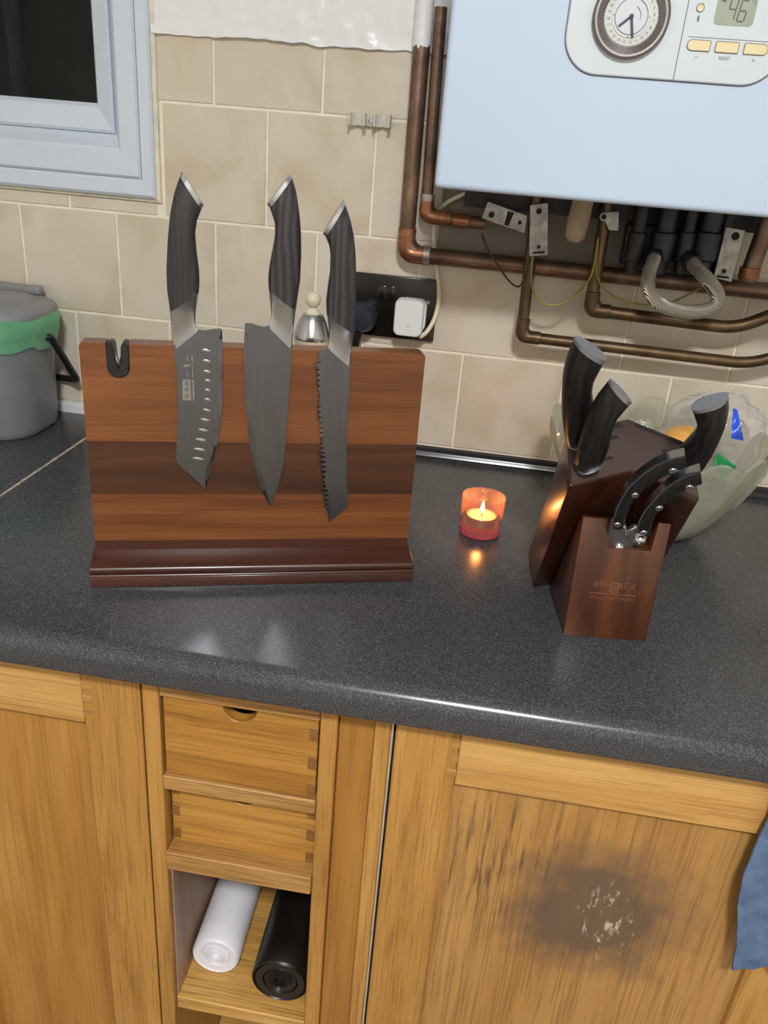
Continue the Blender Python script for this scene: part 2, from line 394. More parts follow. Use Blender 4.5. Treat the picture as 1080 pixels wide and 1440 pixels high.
row(ZT, ZT+T, 0, XL, 1.3)
row(ZT+T, ZT+2*T, .075, -.083, 1.3)
row(ZT+2*T, 1.457, 0, -.083, 1.3)
row(ZT+T, WZ0-.012, .08, XL, -.085)
# plaster above the tiles: lumpy painted band with an uneven lower edge
pb = B(); NX, NZ = 230, 46; g = []
for j in range(NZ+1):
    r_ = []
    for i in range(NX+1):
        x = -.083+(1.3+.083)*i/NX; z0 = 1.452+.006*noise.noise((x*9, 0, 3))+.003*noise.noise((x*45, 0, 1)); t = j/NZ; z = z0+(ZC-.002-z0)*(t**2.4)
        lump = .004*noise.noise((x*14, 0, z*22))+.0025*noise.noise((x*60, 4, z*80))
        if z < z0+.05: lump += .004*max(0, noise.noise((x*38, 2, z*60)))
        y = -.0035-max(-.001, lump)-.002*math.exp(-(z-z0)/.01)
        if j == 0: y = .004
        r_.append(pb.bm.verts.new((x, y, z)))
    g.append(r_)
for j in range(NZ):
    for i in range(NX): pb.face([g[j][i], g[j][i+1], g[j+1][i+1], g[j+1][i]])
mk('plaster', pb, 'paint', wall)
# ------------------------------------------------------------------ window
win = thing('window_1', ((WX0+WX1)/2, 0, WZ0-.008), 'white plastic framed window with dark night glass', 'window', kind='structure')
del win['category']
def ring_rect(ins, y): ib = ins*1.27 if ins > 0 else ins; return [(WX0-.008+ins, y, WZ0-.008+ib), (WX1+.008-ins, y, WZ0-.008+ib), (WX1+.008-ins, y, WZ1+.008-ins), (WX0-.008+ins, y, WZ1+.008-ins)]
def ringloft(name, prof, mat): return mk(name, B().rings([ring_rect(i, y) for i, y in prof], cap=False), mat, win, ang=8)
ringloft('caulk_bead', [(-.006, .003), (-.005, -.004), (0, -.006), (.004, -.004), (.004, .002)], 'caulk')
ringloft('outer_frame', [(.0, .05), (.0, -.010), (.003, -.013), (.017, -.013), (.019, -.011), (.019, .05)], 'upvc')
ringloft('inner_frame', [(.0195, .05), (.0195, -.012), (.022, -.015), (.046, -.015), (.049, -.013), (.063, .010), (.063, .05)], 'upvc')
ringloft('glazing_bead', [(.063, .05), (.063, .006), (.066, .003), (.088, .012), (.092, .018), (.092, .05)], 'upvc')
gx = .09
mk('pane', B().box((WX0-.008+gx, .024, WZ0-.008+gx), (WX1+.008-gx, .030, WZ1+.008-gx)), 'window_glass', win)
tag(mk('reflection_streak', B().tube([(ony(22, 70, .62).x, .62, .0), (ony(22, 70, .62).x, .62, 3)], .016, 14), 'streak_grey'), 'grey tube standing in for a reflection streak in the window glass', 'reflection_streak')  # pale tube added behind the pane to imitate a reflection in the glass
struct('wall_outside', B().box((-2.5, .645, 0), (1.0, .72, 3.2)), 'night_wall')

# ------------------------------------------------------------------ worktops and trims
def worktop_prof(y1, yf=-.603, r=.016):
    pr = [(y1, WT), (y1, CT)]
    for k in range(7): a = math.pi/2*k/6; pr.append((yf+r-r*math.sin(a), CT-r+r*math.cos(a)))
    for k in range(5): a = math.pi/2*k/4; pr.append((yf+.008-.008*math.cos(a), WT+.008-.008*math.sin(a)))
    return pr
o = mk('worktop', B().prism([(-.164, y, z) for y, z in worktop_prof(0)], (1.614, 0, 0)), 'laminate', ang=40)
tag(o, 'long charcoal speckled worktop with rounded front edge above oak cupboards', 'worktop')
o = mk('worktop', B().prism([(XL, y, z) for y, z in worktop_prof(0)], (-.168-XL, 0, 0)), 'laminate', ang=40)
tag(o, 'short charcoal corner worktop under the grey caddy beyond the joint', 'worktop')
jb = B(); random.seed(3); pts = []
for i in range(40):
    y = -.002-.596*i/39; wd = .0012+.0022*max(0, noise.noise((i*.9, 0, 0)))+.0006
    pts.append((y, wd))
jb.rings([[(-.166-w_, y, CT-.004), (-.166+w_, y, CT-.004), (-.166+w_, y, CT+.0004), (-.166-w_, y, CT+.0004)] for y, w_ in pts])
struct('trim_1', jb, 'joint_strip')
tp = [(-.0005, CT), (-.017, CT), (-.017, CT+.002)]+[(-.004-.012*math.cos(a), CT+.003+.011*math.sin(a)) for a in (0, .4, .8, 1.2, 1.57)]+[(-.0005, CT+.014)]
struct('trim_2', B().prism([(-.164, y, z) for y, z in tp], (1.464, 0, 0)), 'rear_trim', ang=40)
struct('trim_3', B().prism([(XL, -.0005, CT), (XL, -.012, CT), (XL, -.012, CT+.012), (XL, -.006, CT+.015), (XL, -.0005, CT+.015)], (-.168-XL, 0, 0)), 'white_trim')

# ------------------------------------------------------------------ base cabinets
FY = -.580          # face of doors and stiles
def plank(name, a, b, mat, par, bev=.0012, **k): return mk(name, B().box(a, b), mat, par, bevel=bev, seg=1, **k)
# left cupboard
cl = thing('base_cupboard', (-.02, -.3, 0), 'oak cupboard with plain panel door under the worktop beside the drawers', 'cupboard')
plank('carcass', (-.162, -.556, .10), (.121, -.02, .868), 'oak_v', cl)
plank('plinth', (-.162, -.52, 0), (.121, -.50, .10), 'oak_h', cl)
dl = plank('door', (-.105, -.570, .20), (.066, -.557, .81), 'oak_panel', cl, label='plain oak door panel')
plank('stile', (.061, FY, .13), (.1205, -.558, .862), 'oak_v', dl)
plank('stile', (-.160, FY, .13), (-.100, -.558, .862), 'oak_v', dl)
plank('top_rail', (-.0995, FY, .798), (.0605, -.558, .862), 'oak_h', dl)
plank('bottom_rail', (-.0995, FY, .13), (.0605, -.558, .20), 'oak_h', dl)
for k in range(3): plank('joint_finger', (.0605, FY-.0004, .806+k*.018), (.0705, -.570, .815+k*.018), 'oak_worn', dl, .0003)
# corner cupboard under the left worktop
cc = thing('base_cupboard', (-.45, -.3, 0), 'oak corner cupboard under the short worktop', 'cupboard')
plank('carcass', (XL+.002, -.556, .10), (-.166, -.02, .868), 'oak_v', cc)
plank('door', (XL+.01, FY, .13), (-.170, -.558, .862), 'oak_panel', cc)
plank('plinth', (XL+.002, -.52, 0), (-.166, -.50, .10), 'oak_h', cc)
# drawer unit
cu = thing('drawer_unit', (.22, -.3, 0), 'narrow oak unit with two small finger-jointed drawers above an open shelf', 'drawer unit')
plank('stile', (.1225, FY, 0), (.1395, -.03, .862), 'oak_v', cu)
plank('stile', (.2995, FY, 0), (.3160, -.03, .862), 'oak_v', cu)
plank('side_lining', (.1396, -.572, .39), (.1420, -.03, .62), 'carcass_side', cu)
plank('back_panel', (.1396, -.05, .05), (.2994, -.03, .862), 'carcass_side', cu)
plank('top_rail', (.1400, FY, .846), (.2990, -.545, .864), 'oak_worn', cu)
plank('middle_rail', (.1400, FY-.001, .729), (.2990, -.50, .747), 'oak_worn', cu)
plank('lower_rail', (.1400, FY-.004, .618), (.2990, -.05, .643), 'oak_worn', cu)
plank('shelf', (.1400, -.574, .372), (.2990, -.05, .392), 'shelf_wood', cu)
plank('floor_board', (.1400, -.574, .10), (.2990, -.05, .118), 'shelf_wood', cu)
for (z0, z1, y, fz, fs) in ((.7475, .8455, -.5765, (.757, .791, .826), ()), (.6435, .7285, -.566, (.652, .684, .715), (.655, .687, .717))):
    xm, rr = .2195, .0175; x0, x1 = .1425, .2975
    poly = [(x0, y, z0), (x1, y, z0), (x1, y, z1)]+[(xm+rr*math.cos(a), y, z1-.018*math.sin(a)) for a in [math.pi*k/12 for k in range(13)]]+[(x0, y, z1)]
    d = mk('drawer', B().prism(poly, (0, .014, 0)), 'oak_drawer', cu, bevel=.0006, seg=1)
    plank('drawer_side', (x0, y+.0142, z0), (x0+.009, -.08, z1-.004), 'oak_end', d); plank('drawer_side', (x1-.009, y+.0142, z0), (x1, -.08, z1-.004), 'oak_end', d)
    plank('drawer_bottom', (x0+.0092, y+.0142, z0+.002), (x1-.0092, -.08, z0+.008), 'oak_end', d)
    for z in fz: plank('joint_finger', (x1-.0090, y-.0003, z-.0080), (x1+.0002, y+.010, z+.0080), 'oak_end', d, .0003)
    for z in fs: plank('joint_finger', (x0-.0002, y-.0003, z-.0075), (x0+.0085, y+.010, z+.0075), 'oak_end', d, .0003)
# filler pilaster
cf = thing('filler_panel', (.343, -.3, 0), 'narrow oak filler pilaster between the drawers and the scorched cupboard', 'filler panel')
plank('recessed_strip', (.3165, -.572, 0), (.3515, -.55, .864), 'oak_panel', cf)
plank('stile', (.3516, FY, 0), (.3672, -.55, .864), 'oak_v', cf)
plank('edge_strip', (.3676, FY-.001, .10), (.3694, -.552, .862), 'silver_strip', cf, .0003, label='pale worn edging strip in the door gap')
# right cupboard
cr = thing('base_cupboard', (.6, -.3, 0), 'oak cupboard whose door panel has a dark scorched patch', 'cupboard')
plank('carcass', (.370, -.548, .10), (.812, -.02, .868), 'oak_v', cr)
plank('plinth', (.370, -.52, 0), (.812, -.50, .10), 'oak_h', cr)
dr = plank('door', (.428, -.571, .20), (.752, -.557, .80), 'oak_scorched', cr, label='oak door panel with dark scorched patch and pale scratches')
plank('stile', (.3715, FY, .13), (.4320, -.549, .860), 'oak_v', dr)
plank('stile', (.7480, FY, .13), (.8100, -.549, .860), 'oak_v', dr)
plank('top_rail', (.4324, FY, .797), (.7476, -.549, .860), 'oak_h', dr)
plank('bottom_rail', (.4324, FY, .13), (.7476, -.549, .20), 'oak_h', dr)
for k in range(3): plank('joint_finger', (.4235, FY-.0004, .806+k*.018), (.4324, -.570, .815+k*.018), 'oak_worn', dr, .0003)
cx = thing('base_cupboard', (1.1, -.3, 0), 'oak cupboard on the far side of the hanging blue towel', 'cupboard')
plank('carcass', (.815, -.556, .10), (1.45, -.02, .868), 'oak_v', cx); plank('door', (.817, FY, .13), (1.448, -.557, .862), 'oak_panel', cx); plank('plinth', (.815, -.52, 0), (1.45, -.50, .10), 'oak_h', cx)

# towel: sheet hanging over the cupboard door top, folded
tb = B(); NU, NW = 26, 40; front, back = [], []
for j in range(NW+1):
    t = j/NW; z = .8685-.226*t; rf, rb_ = [], []
    for i in range(NU+1):
        s = i/NU; x = .7065+.13*s+.014*t*(1-s)+.005*math.sin(t*7+1)*(1-s)-.002+.0025*noise.noise((0, t*9, 2))
        y = FY-.0065-.004*t-.006*t*(.5+.5*math.sin(s*13+1.3*t))-.004*math.sin(s*29+2*t)*t**.5*.5-.0022*(1+noise.noise((x*30, 0, z*22)))
        rf.append((x, y, z-.004*noise.noise((s*5, 0, 0)))); rb_.append((x, y+.0026, z))
    front.append(rf); back.append(rb_)
tb.rings([f+b[::-1] for f, b in zip(front, back)])
tw = mk('tea_towel', tb, 'towel', ang=60); tag(tw, 'blue woven tea towel hanging over the oak cupboard edge', 'towel')
hem = B().rings([[front[j][i] for i in range(NU+1)]+[(front[j][i][0], front[j][i][1]-.0012, front[j][i][2]) for i in range(NU, -1, -1)] for j in (NW-2, NW-1, NW)])
mk('hem', hem, 'towel', tw)

# ------------------------------------------------------------------ bin-liner rolls on the open shelf
def bag_roll(c, r, L, dx, mat, label):
    c = V(c); ax = V((dx, 1, 0)).normalized(); o = thing('bag_roll', (c.x, c.y, c.z-r), label, 'bag roll', 'bag rolls on the open shelf')
    b = B(); prof = [(r*.16, .006), (r*.20, .001), (r*.55, .002), (r*.58, .004), (r*.62, .001), (r*.86, .0005), (r*.9, .003), (r*.95, 0), (r, .002)]+[(r*(1+.012*noise.noise((k, 5, 0))), .002+(L-.004)*k/8) for k in range(1, 9)]+[(r*.97, L), (r*.2, L)]
    b.lathe(prof, c, 36, ax); mk('roll', b, mat, o, ang=50)
    s = B(); sp = [c-ax*.0006+(V((1, 0, 0))*math.cos(a)+V((0, 0, 1))*math.sin(a))*(r*(.22+.10*a/6.28)) for a in [k*.4 for k in range(44)]]
    s.tube(sp, r*.022, 5); mk('spiral_edge', s, mat, o)
    f = B().lathe([(r+.0002, .05), (r+.0009, .05), (r+.0009, L*.9), (r+.0002, L*.9)], c, 8, ax); f.bm.free(); 
    return o
bag_roll((.1755, -.535, .392+.0295), .0295, .24, -.03, 'bag_white', 'white rolled bin liners on the open oak shelf')
bag_roll((.2625, -.555, .392+.0350), .0350, .24, -.02, 'bag_black', 'thick black rolled bin liners on the open oak shelf')

# ------------------------------------------------------------------ magnetic knife board
PHI = .31734
E = V((math.cos(PHI), math.sin(PHI), 0)); N = V((-math.sin(PHI), math.cos(PHI), 0)); Z = V((0, 0, 1))
BO = V((.03277, -.47785, .938)); BW, BH = .3327, .2185
kb = thing('knife_board', BO+E*BW/2+N*.01+Z*(CT-.938), 'dark striped wooden magnetic knife board with three knives and a sharpener notch', 'knife board')
def bp(s, t, n=0): return BO+E*s+Z*t+N*n
pr = [(-.031, -.028), (-.031, -.0165), (-.0285, -.0155), (-.0285, -.0135), (-.031, -.0125), (-.031, -.0075), (-.029, -.005), (0, 0), (.06, 0), (.06, -.028)]
mk('base', B().prism([BO-E*.0025+N*n+Z*z for n, z in pr], E*(BW+.005)), 'acacia_base', kb, bevel=.0008, seg=1)
BT = .020
cuts = [(0, .0105, 'acacia_base'), (.0105, .064, 'acacia_mid'), (.064, .121, 'acacia_dark')]
for a, b_, mt in cuts: mk('strip', B().obox(bp(0, a+.0001), E*BW, N*BT, Z*(b_-a-.0001)), mt, kb)
# top strip with the U-shaped notch of the sharpener
ns_, nw, nd = .0345, .0105, .033
poly = [bp(0, .1211), bp(BW, .1211), bp(BW, BH-.004), bp(BW-.0004, BH-.0022), bp(BW-.0012, BH-.0012), bp(BW-.0022, BH-.0004), bp(BW-.004, BH), bp(ns_+nw, BH)]
poly += [bp(ns_+nw*math.cos(a), BH-nd+nw-nw*math.sin(a)) for a in [math.pi*k/12 for k in range(13)]]
poly += [bp(ns_-nw, BH), bp(.004, BH), bp(.0022, BH-.0004), bp(.0012, BH-.0012), bp(.0004, BH-.0022), bp(0, BH-.004)]
mk('strip', B().prism(poly, N*BT), 'acacia_light', kb)
iw = .0033
op = [bp(ns_+nw-.0003, BH-.001, -.002)]+[bp(ns_+(nw-.0003)*math.cos(a), BH-nd+nw-(nw-.0003)*math.sin(a), -.002) for a in [math.pi*k/12 for k in range(13)]]+[bp(ns_-nw+.0003, BH-.001, -.002)]
op += [bp(ns_-iw-.0022, BH+.0005, -.002), bp(ns_-iw, BH-.002, -.002), bp(ns_-iw+.001, BH-.018, -.002), bp(ns_, BH-.0255, -.002), bp(ns_+iw-.001, BH-.018, -.002), bp(ns_+iw, BH-.002, -.002), bp(ns_+iw+.0022, BH+.0005, -.002)]
sh = mk('sharpener', B().prism(op, N*(BT+.002)), 'black_plastic', kb, bevel=.0008, seg=1, label='black U-shaped knife sharpener insert')
for s in (-1, 1): mk('sharpening_rod', B().tube([bp(ns_+s*.004, BH-.010, .006), bp(ns_-s*.0005, BH-.0265, .006)], .0013, 10), 'steel_bright', sh)

# ------------------------------------------------------------------ knives
def knife(name, label, cat, group, o_plane, axes, handle_L, handle_R, cap_i, cap_o, bol_L, bol_R, spine, edge, hmat, thick=.019, bt=.0024, base=None, blade_off=0.0):
    """all outlines are 3D polylines in the plane of the knife; nrm = plane normal"""
    nrm = axes
    t = thing(name, base, label, cat, group)
    def lofted(Lp, Rp, n, th, m=16, pw=2.6):
        Lq, Rq = resample(Lp, n), resample(Rp, n); rr = []
        for i in range(n):
            c = (Lq[i]+Rq[i])/2; h = (Rq[i]-Lq[i])/2; tt = th(i/(n-1))/2; r = []
            for k in range(m):
                a = 2*math.pi*k/m; ca, sa = math.cos(a), math.sin(a)
                r.append(c+h*(abs(ca)**(2/pw)*(1 if ca >= 0 else -1))+nrm*(tt*abs(sa)**(2/pw)*(1 if sa >= 0 else -1)))
            rr.append(r)
        return B().rings(rr)
    mk('handle', lofted(handle_L, handle_R, 22, lambda s: thick*(.80+.20*math.sin(math.pi*min(1, s*1.1+.1)))), hmat, t, ang=50)
    mk('end_cap', lofted([cap_i[0], cap_o[0]], [cap_i[1], cap_o[1]], 3, lambda s: thick*(.86-.05*s)), 'cap_brushed' if hmat == 'pakka_dark' else 'steel', t, ang=50)
    mk('bolster', lofted(bol_L, bol_R, 10, lambda s: thick*(.80*(1-s)**2.2)+bt*1.3, pw=3.2), 'steel', t, ang=50)
    if spine:
        n = 34; S, Ed = resample(spine, n), resample(edge, n); rr = []
        for i in range(n):
            d = Ed[i]-S[i]; L = d.length; k = max(0.0, 1-.0045/max(L, .0046)); Bv = S[i]+d*k; s_ = min(1, L/.006)
            h = bt/2*max(.25, s_)
            rr.append([S[i]+nrm*h, Bv+nrm*h*.8, Ed[i]+nrm*.0001, Ed[i]-nrm*.0001, Bv-nrm*h*.8, S[i]-nrm*h])
        bl = mk('blade', B().rings(rr), 'steel_blade', t, ang=12)
        return t, bl
    return t, None
KN = -.0030     # blade centre plane, in front of the board face
PO = BO+N*KN
def q1(l, ox, oy, k): return [onp(ox+x*k, oy+y*k, PO, N) for x, y in l]
a1 = lambda l: q1(l, 220, 230, .17366); b1 = lambda l: q1(l, 220, 440, .18045)
kl = 'kitchen knives on the magnetic board'
hL = a1([(190, 100), (145, 230), (110, 400), (90, 620), (80, 850), (85, 1020), (110, 1195)])
hR = a1([(365, 370), (330, 460), (315, 560), (325, 700), (345, 850), (350, 950), (345, 1040)])
bL = a1([(110, 1195), (122, 1320)])+b1([(118, 110), (130, 230), (140, 290)])
bR = a1([(345, 1040), (322, 1180), (314, 1270)])+b1([(306, 95), (330, 135)])
sp = b1([(130, 200), (155, 420), (165, 600), (172, 850), (160, 1000), (150, 1140), (200, 1200), (290, 1285), (378, 1368)])
ed = b1([(300, 110), (340, 138), (420, 128), (503, 122), (515, 300), (515, 650), (503, 850), (472, 1020), (430, 1200), (384, 1366)])
# match stations: blade built from spine (incl. slanted tip) and edge (incl. heel)
kn1, bl1 = knife('kitchen_knife', 'straight-spined knife with hollow-ground dimples and square logo on the board', 'knife', kl, PO, N, hL, hR,
    a1([(190, 100), (365, 370)]), a1([(205, 58), (385, 340)]), bL, bR, None, None, 'pakka_plain', base=b1([(378, 1368)])[0])
def flat_blade(t, outline, heel_i, edge_rng, bt=.0024, inset=.0045, mat='steel_blade'):
    """outline polygon; points in edge_rng get a ground bevel down to a thin edge"""
    n = len(outline); cen = sum(outline, V((0, 0, 0)))/n; vin = []
    other = [p_ for i, p_ in enumerate(outline) if i not in edge_rng]; segs = [a.lerp(b2, k/4) for a, b2 in zip(other, other[1:]) for k in range(4)]
    for i, p_ in enumerate(outline):
        if i in edge_rng:
            a, b2 = outline[i-1], outline[(i+1) % n]; tg = (b2-a).normalized(); nn = N.cross(tg)
            if nn.dot(cen-p_) < 0: nn = -nn
            vin.append(p_+nn*min(inset, .3*min((p_-x).length for x in segs)))
        else: vin.append(p_)
    bb = B(); fr = bb.vs([x-N*bt/2 for x in vin]); bk = bb.vs([x+N*bt/2 for x in vin]); ou = bb.vs([x+N*0 for x in outline])
    bb.face(fr); bb.face(bk[::-1])
    for i in range(n):
        j = (i+1) % n
        for s in (fr, bk):
            if (s[i].co-ou[i].co).length > 1e-7 or True: bb.face([s[i], s[j], ou[j], ou[i]])
    return mk('blade', bb, mat, t, ang=6)
def dens(l, n): return resample(l, n)
S1 = dens(b1([(135, 250), (155, 420), (165, 600), (172, 850), (160, 1000), (150, 1135)]), 12); T1 = b1([(160, 1165), (270, 1266), (380, 1366)])
E1 = dens(b1([(386, 1356), (430, 1200), (470, 1030), (500, 850), (514, 700), (517, 500), (517, 300), (512, 140)]), 22); H1 = b1([(500, 122), (440, 127), (375, 138), (330, 132)])
out1 = S1+T1+E1+H1
bl1 = flat_blade(kn1, out1, 0, set(range(len(S1)+len(T1), len(S1)+len(T1)+len(E1))), inset=.0055)
for (x, y, w_) in [(390, 290, 34), (392, 372, 30), (396, 455, 28), (400, 525, 22), (400, 600, 22), (398, 672, 24), (392, 755, 30), (380, 830, 34), (364, 910, 36), (346, 985, 40), (334, 1060, 44), (326, 1132, 44)]:
    c = b1([(x, y)])[0]-N*.00125; e = (b1([(x+w_, y+6)])[0]-b1([(x, y)])[0]); up = e.cross(N).normalized()*.0013
    dd = B().rings([[c+(e*math.cos(a)+up*math.sin(a))*k-N*z for a in [2*math.pi*j/14 for j in range(14)]] for k, z in ((1, 0), (.7, .00018), (.2, .00025))]); mk('hollow', dd, 'steel', bl1)
def bpoly(pxs, off=.0014, th=.0001): return B().prism([x-N*off for x in pxs], -N*th)
lg = mk('logo_plate', bpoly(b1([(203, 515), (268, 517), (272, 678), (205, 678)]), .00122), 'plate_light', bl1, label='pale square logo')
mk('logo_bar', bpoly(b1([(280, 518), (292, 519), (297, 678), (284, 678)]), .00122), 'plate_light', bl1)
for y in (535, 585, 635):
    for dx, dy, ww, hh in ((218, 0, 38, 5), (218, 14, 38, 5), (234, -6, 6, 36)): mk('logo_stroke', bpoly(b1([(dx, y+dy), (dx+ww, y+dy), (dx+ww, y+dy+hh), (dx, y+dy+hh)]), .00135), 'mark_grey', lg)
for x, ya, yb in ((238, 330, 370), (238, 450, 495), (275, 330, 390), (278, 410, 500)): mk('print_line', bpoly(b1([(x, ya), (x+7, ya), (x+9, yb), (x+2, yb)]), .00122), 'mark_light' if 'mark_light' in MATS else 'galv', bl1)
mk('print_emblem', bpoly(b1([(212, 400), (262, 398), (262, 414), (214, 418)]), .00122), 'galv', bl1)

a3 = lambda l: q1(l, 330, 230, .17358); b3 = lambda l: q1(l, 330, 440, .20833)
kn2, _ = knife('kitchen_knife', 'broad pointed chef knife in the middle of the magnetic board', 'knife', kl, PO, N,
    a3([(285, 360), (325, 480), (325, 580), (305, 700), (280, 830), (270, 930), (275, 1020)]), a3([(465, 115), (500, 230), (525, 400), (538, 560), (540, 750), (530, 950), (495, 1190)]),
    a3([(285, 360), (465, 115)]), a3([(260, 330), (445, 90)]),
    a3([(275, 1020), (288, 1130), (298, 1240)])+b3([(225, 92)]), a3([(495, 1190), (480, 1320)])+b3([(393, 170), (385, 250)]), None, None, 'pakka', base=b3([(240, 1300)])[0])
S2 = dens(b3([(384, 240), (375, 400), (362, 600), (350, 800), (332, 1000), (292, 1170), (241, 1300)]), 16)
E2 = dens(b3([(235, 1292), (180, 1195), (130, 1030), (97, 860), (77, 650), (67, 480), (62, 250), (68, 72)]), 24); H2 = b3([(112, 70), (155, 84), (200, 95), (232, 84)])
bl2 = flat_blade(kn2, S2+E2+H2, 0, set(range(len(S2), len(S2)+len(E2))), inset=.0065)
kn3, _ = knife('kitchen_knife', 'long serrated bread knife with square slanted tip on the board', 'knife', kl, PO, N,
    a3([(735, 590), (765, 660), (775, 740), (772, 860), (755, 980), (740, 1100), (745, 1220)]), a3([(895, 330), (935, 440), (965, 580), (980, 720), (985, 900), (985, 1100), (962, 1375)]),
    a3([(735, 590), (895, 330)]), a3([(712, 570), (880, 293)]),
    a3([(745, 1220)])+b3([(635, 110), (640, 180), (628, 238)]), a3([(962, 1375)])+b3([(795, 170), (788, 260), (780, 370)]), None, None, 'pakka', base=b3([(635, 1405)])[0])
S3 = dens(b3([(781, 360), (766, 600), (756, 800), (753, 1000), (760, 1180), (764, 1300)]), 12)
Tp = b3([(700, 1352), (636, 1406)])
Eb = dens(b3([(626, 1330), (606, 1150), (592, 950), (581, 800), (573, 600), (569, 400), (566, 330)]), 90); E3 = []
for i, p_ in enumerate(Eb): E3.append(p_-E*(.0010 if i % 3 == 1 else .0002 if i % 3 == 2 else 0))
H3 = b3([(565, 252), (608, 248), (634, 236)])
bl3 = flat_blade(kn3, S3+Tp+E3+H3, 0, set(range(len(S3)+len(Tp), len(S3)+len(Tp)+len(E3))), inset=.0036)

# ------------------------------------------------------------------ knife block (two angled wings, leaning towards the user)
PSI, LEAN = R(4), R(30)
KE = V((math.cos(PSI), math.sin(PSI), 0)); KNn = V((-math.sin(PSI), math.cos(PSI), 0))
KA = Z*math.cos(LEAN)-KNn*math.sin(LEAN); KV = KNn*math.cos(LEAN)+Z*math.sin(LEAN)
FLp = V((.5005, -.472, 1.0725)); KC = FLp+KE*.060
def kp(u, v_, a=0): return KC+KE*u+KV*v_+KA*a
blk = thing('knife_block', (KC.x, -.37, CT), 'dark walnut knife block leaning forward beside the glass bowl', 'knife block')
chev = [(-.060, 0), (0, .026), (.060, 0), (.060, .066), (0, .092), (-.060, .066)]
topc = [kp(u, v_) for u, v_ in chev]; botc = [x-KA*((x.z-CT)/KA.z) for x in topc]
body = B(); body.rings([botc, [b_.lerp(t_, .93) for b_, t_ in zip(botc, topc)], topc]); bm = body.bm
bmesh.ops.recalc_face_normals(bm, faces=bm.faces); bm.edges.ensure_lookup_table()
rear = [e for e in bm.edges if all(abs(v_.co.z-CT) < 1e-4 for v_ in e.verts) and all(min((v_.co-botc[i]).length for i in (3, 4, 5)) < 1e-4 for v_ in e.verts)]
bmesh.ops.bevel(bm, geom=rear, offset=.022, segments=5, profile=.5, affect='EDGES', clamp_overlap=True)
mk('body', body, 'walnut_block', blk, bevel=.0045, seg=3)
ins = lambda k: [kp(u*k, .046+(v_-.046)*k, .0004) for u, v_ in chev]
mk('top_plate', B().rings([[x-KA*.002 for x in ins(.965)], ins(.965), [x+KA*.0004 for x in ins(.95)]]), 'block_top', blk)
def slot(u0, v0, u1, v1, wd=.0035):
    a, b2 = kp(u0, v0, .0010), kp(u1, v1, .0010); d = (b2-a).normalized(); s = KA.cross(d)*wd/2
    mk('slot', B().prism([a-s, b2-s, b2+s, a+s], KA*.0003), 'wick', blk)
wl = V((.060, .026)) if False else (.060, .026)
slot(-.052, .024, -.018, .039); slot(-.050, .050, -.012, .066); slot(-.030, .072, -.006, .082); slot(.006, .084, .052, .064); slot(.030, .054, .050, .045); slot(.022, .032, .054, .018, .004)
# front block for the shears, with embossed mark
fo = onz(792, 893, CT); fe = onz(908, 902, CT); FE = (fe-fo); FW = FE.length; FE.normalize(); FNn = V((-FE.y, FE.x, 0)); FU = (Z*.125+FNn*.010).normalized(); FH = .1275
def fp(s, t): return fo+FE*s+FU*t
main_n = KE.cross(KA).normalized()
def back_to_body(x):   # straight back until the block's face
    k = (FLp-x).dot(main_n)/FNn.dot(main_n); return x+FNn*max(.001, k-.0015)
fpoly = [fp(0, 0), fp(FW, 0), fp(FW+.0005, FH), fp(FW*.86, FH), fp(FW*.84, FH-.030), fp(FW*.335, FH-.030), fp(FW*.35, FH), fp(-.0005, FH)]
fb = B(); a_ = fb.vs(fpoly); b_ = fb.vs([back_to_body(x) for x in fpoly]); fb.face(a_); fb.face(b_[::-1])
for i in range(len(a_)): fb.face([a_[i], a_[(i+1) % len(a_)], b_[(i+1) % len(a_)], b_[i]])
fbo = mk('front_block', fb, 'walnut_front', blk, bevel=.0024, seg=2)
plain('emboss', (120, 84, 62), .4, var=.2, scale=300)
def fmark(s0, t0, s1, t1): mk('embossed_stroke', B().obox(fp(s0, t0)-FNn*.00015, FE*(s1-s0), FNn*.0004, FU*(t1-t0)), 'emboss', fbo)
cx0 = FW*.50; lt = .0385
fmark(cx0-.0225, lt+.0105, cx0+.0225, lt+.0112)
random.seed(11)
for k in range(7):
    if k == 3: continue
    x = cx0-.0205+k*.0060
    for (dx0, dz0, dx1, dz1) in random.sample([(0, 0, .004, .0006), (0, .0030, .004, .0036), (0, .0058, .004, .0064), (0, 0, .0006, .0064), (.0034, 0, .004, .0064), (.0017, 0, .0023, .0064)], 3): fmark(x+dx0, lt+.0175+dz0, x+dx1, lt+.0175+dz1)
for k in range(5): fmark(cx0-.0045, lt+.0130+k*.0024, cx0+.0040, lt+.0138+k*.0024)
fmark(cx0-.0048, lt+.0130, cx0-.0042, lt+.0245); fmark(cx0+.0038, lt+.0130, cx0+.0044, lt+.0245)
for k in range(14):
    x = cx0-.0220+k*.0032
    for (dx0, dz0, dx1, dz1) in random.sample([(0, 0, .002, .0005), (0, .0033, .002, .0038), (0, 0, .0005, .0038), (.0016, 0, .0021, .0038), (0, .0017, .002, .0021)], 2): fmark(x+dx0, lt+.0045+dz0, x+dx1, lt+.0045+dz1)

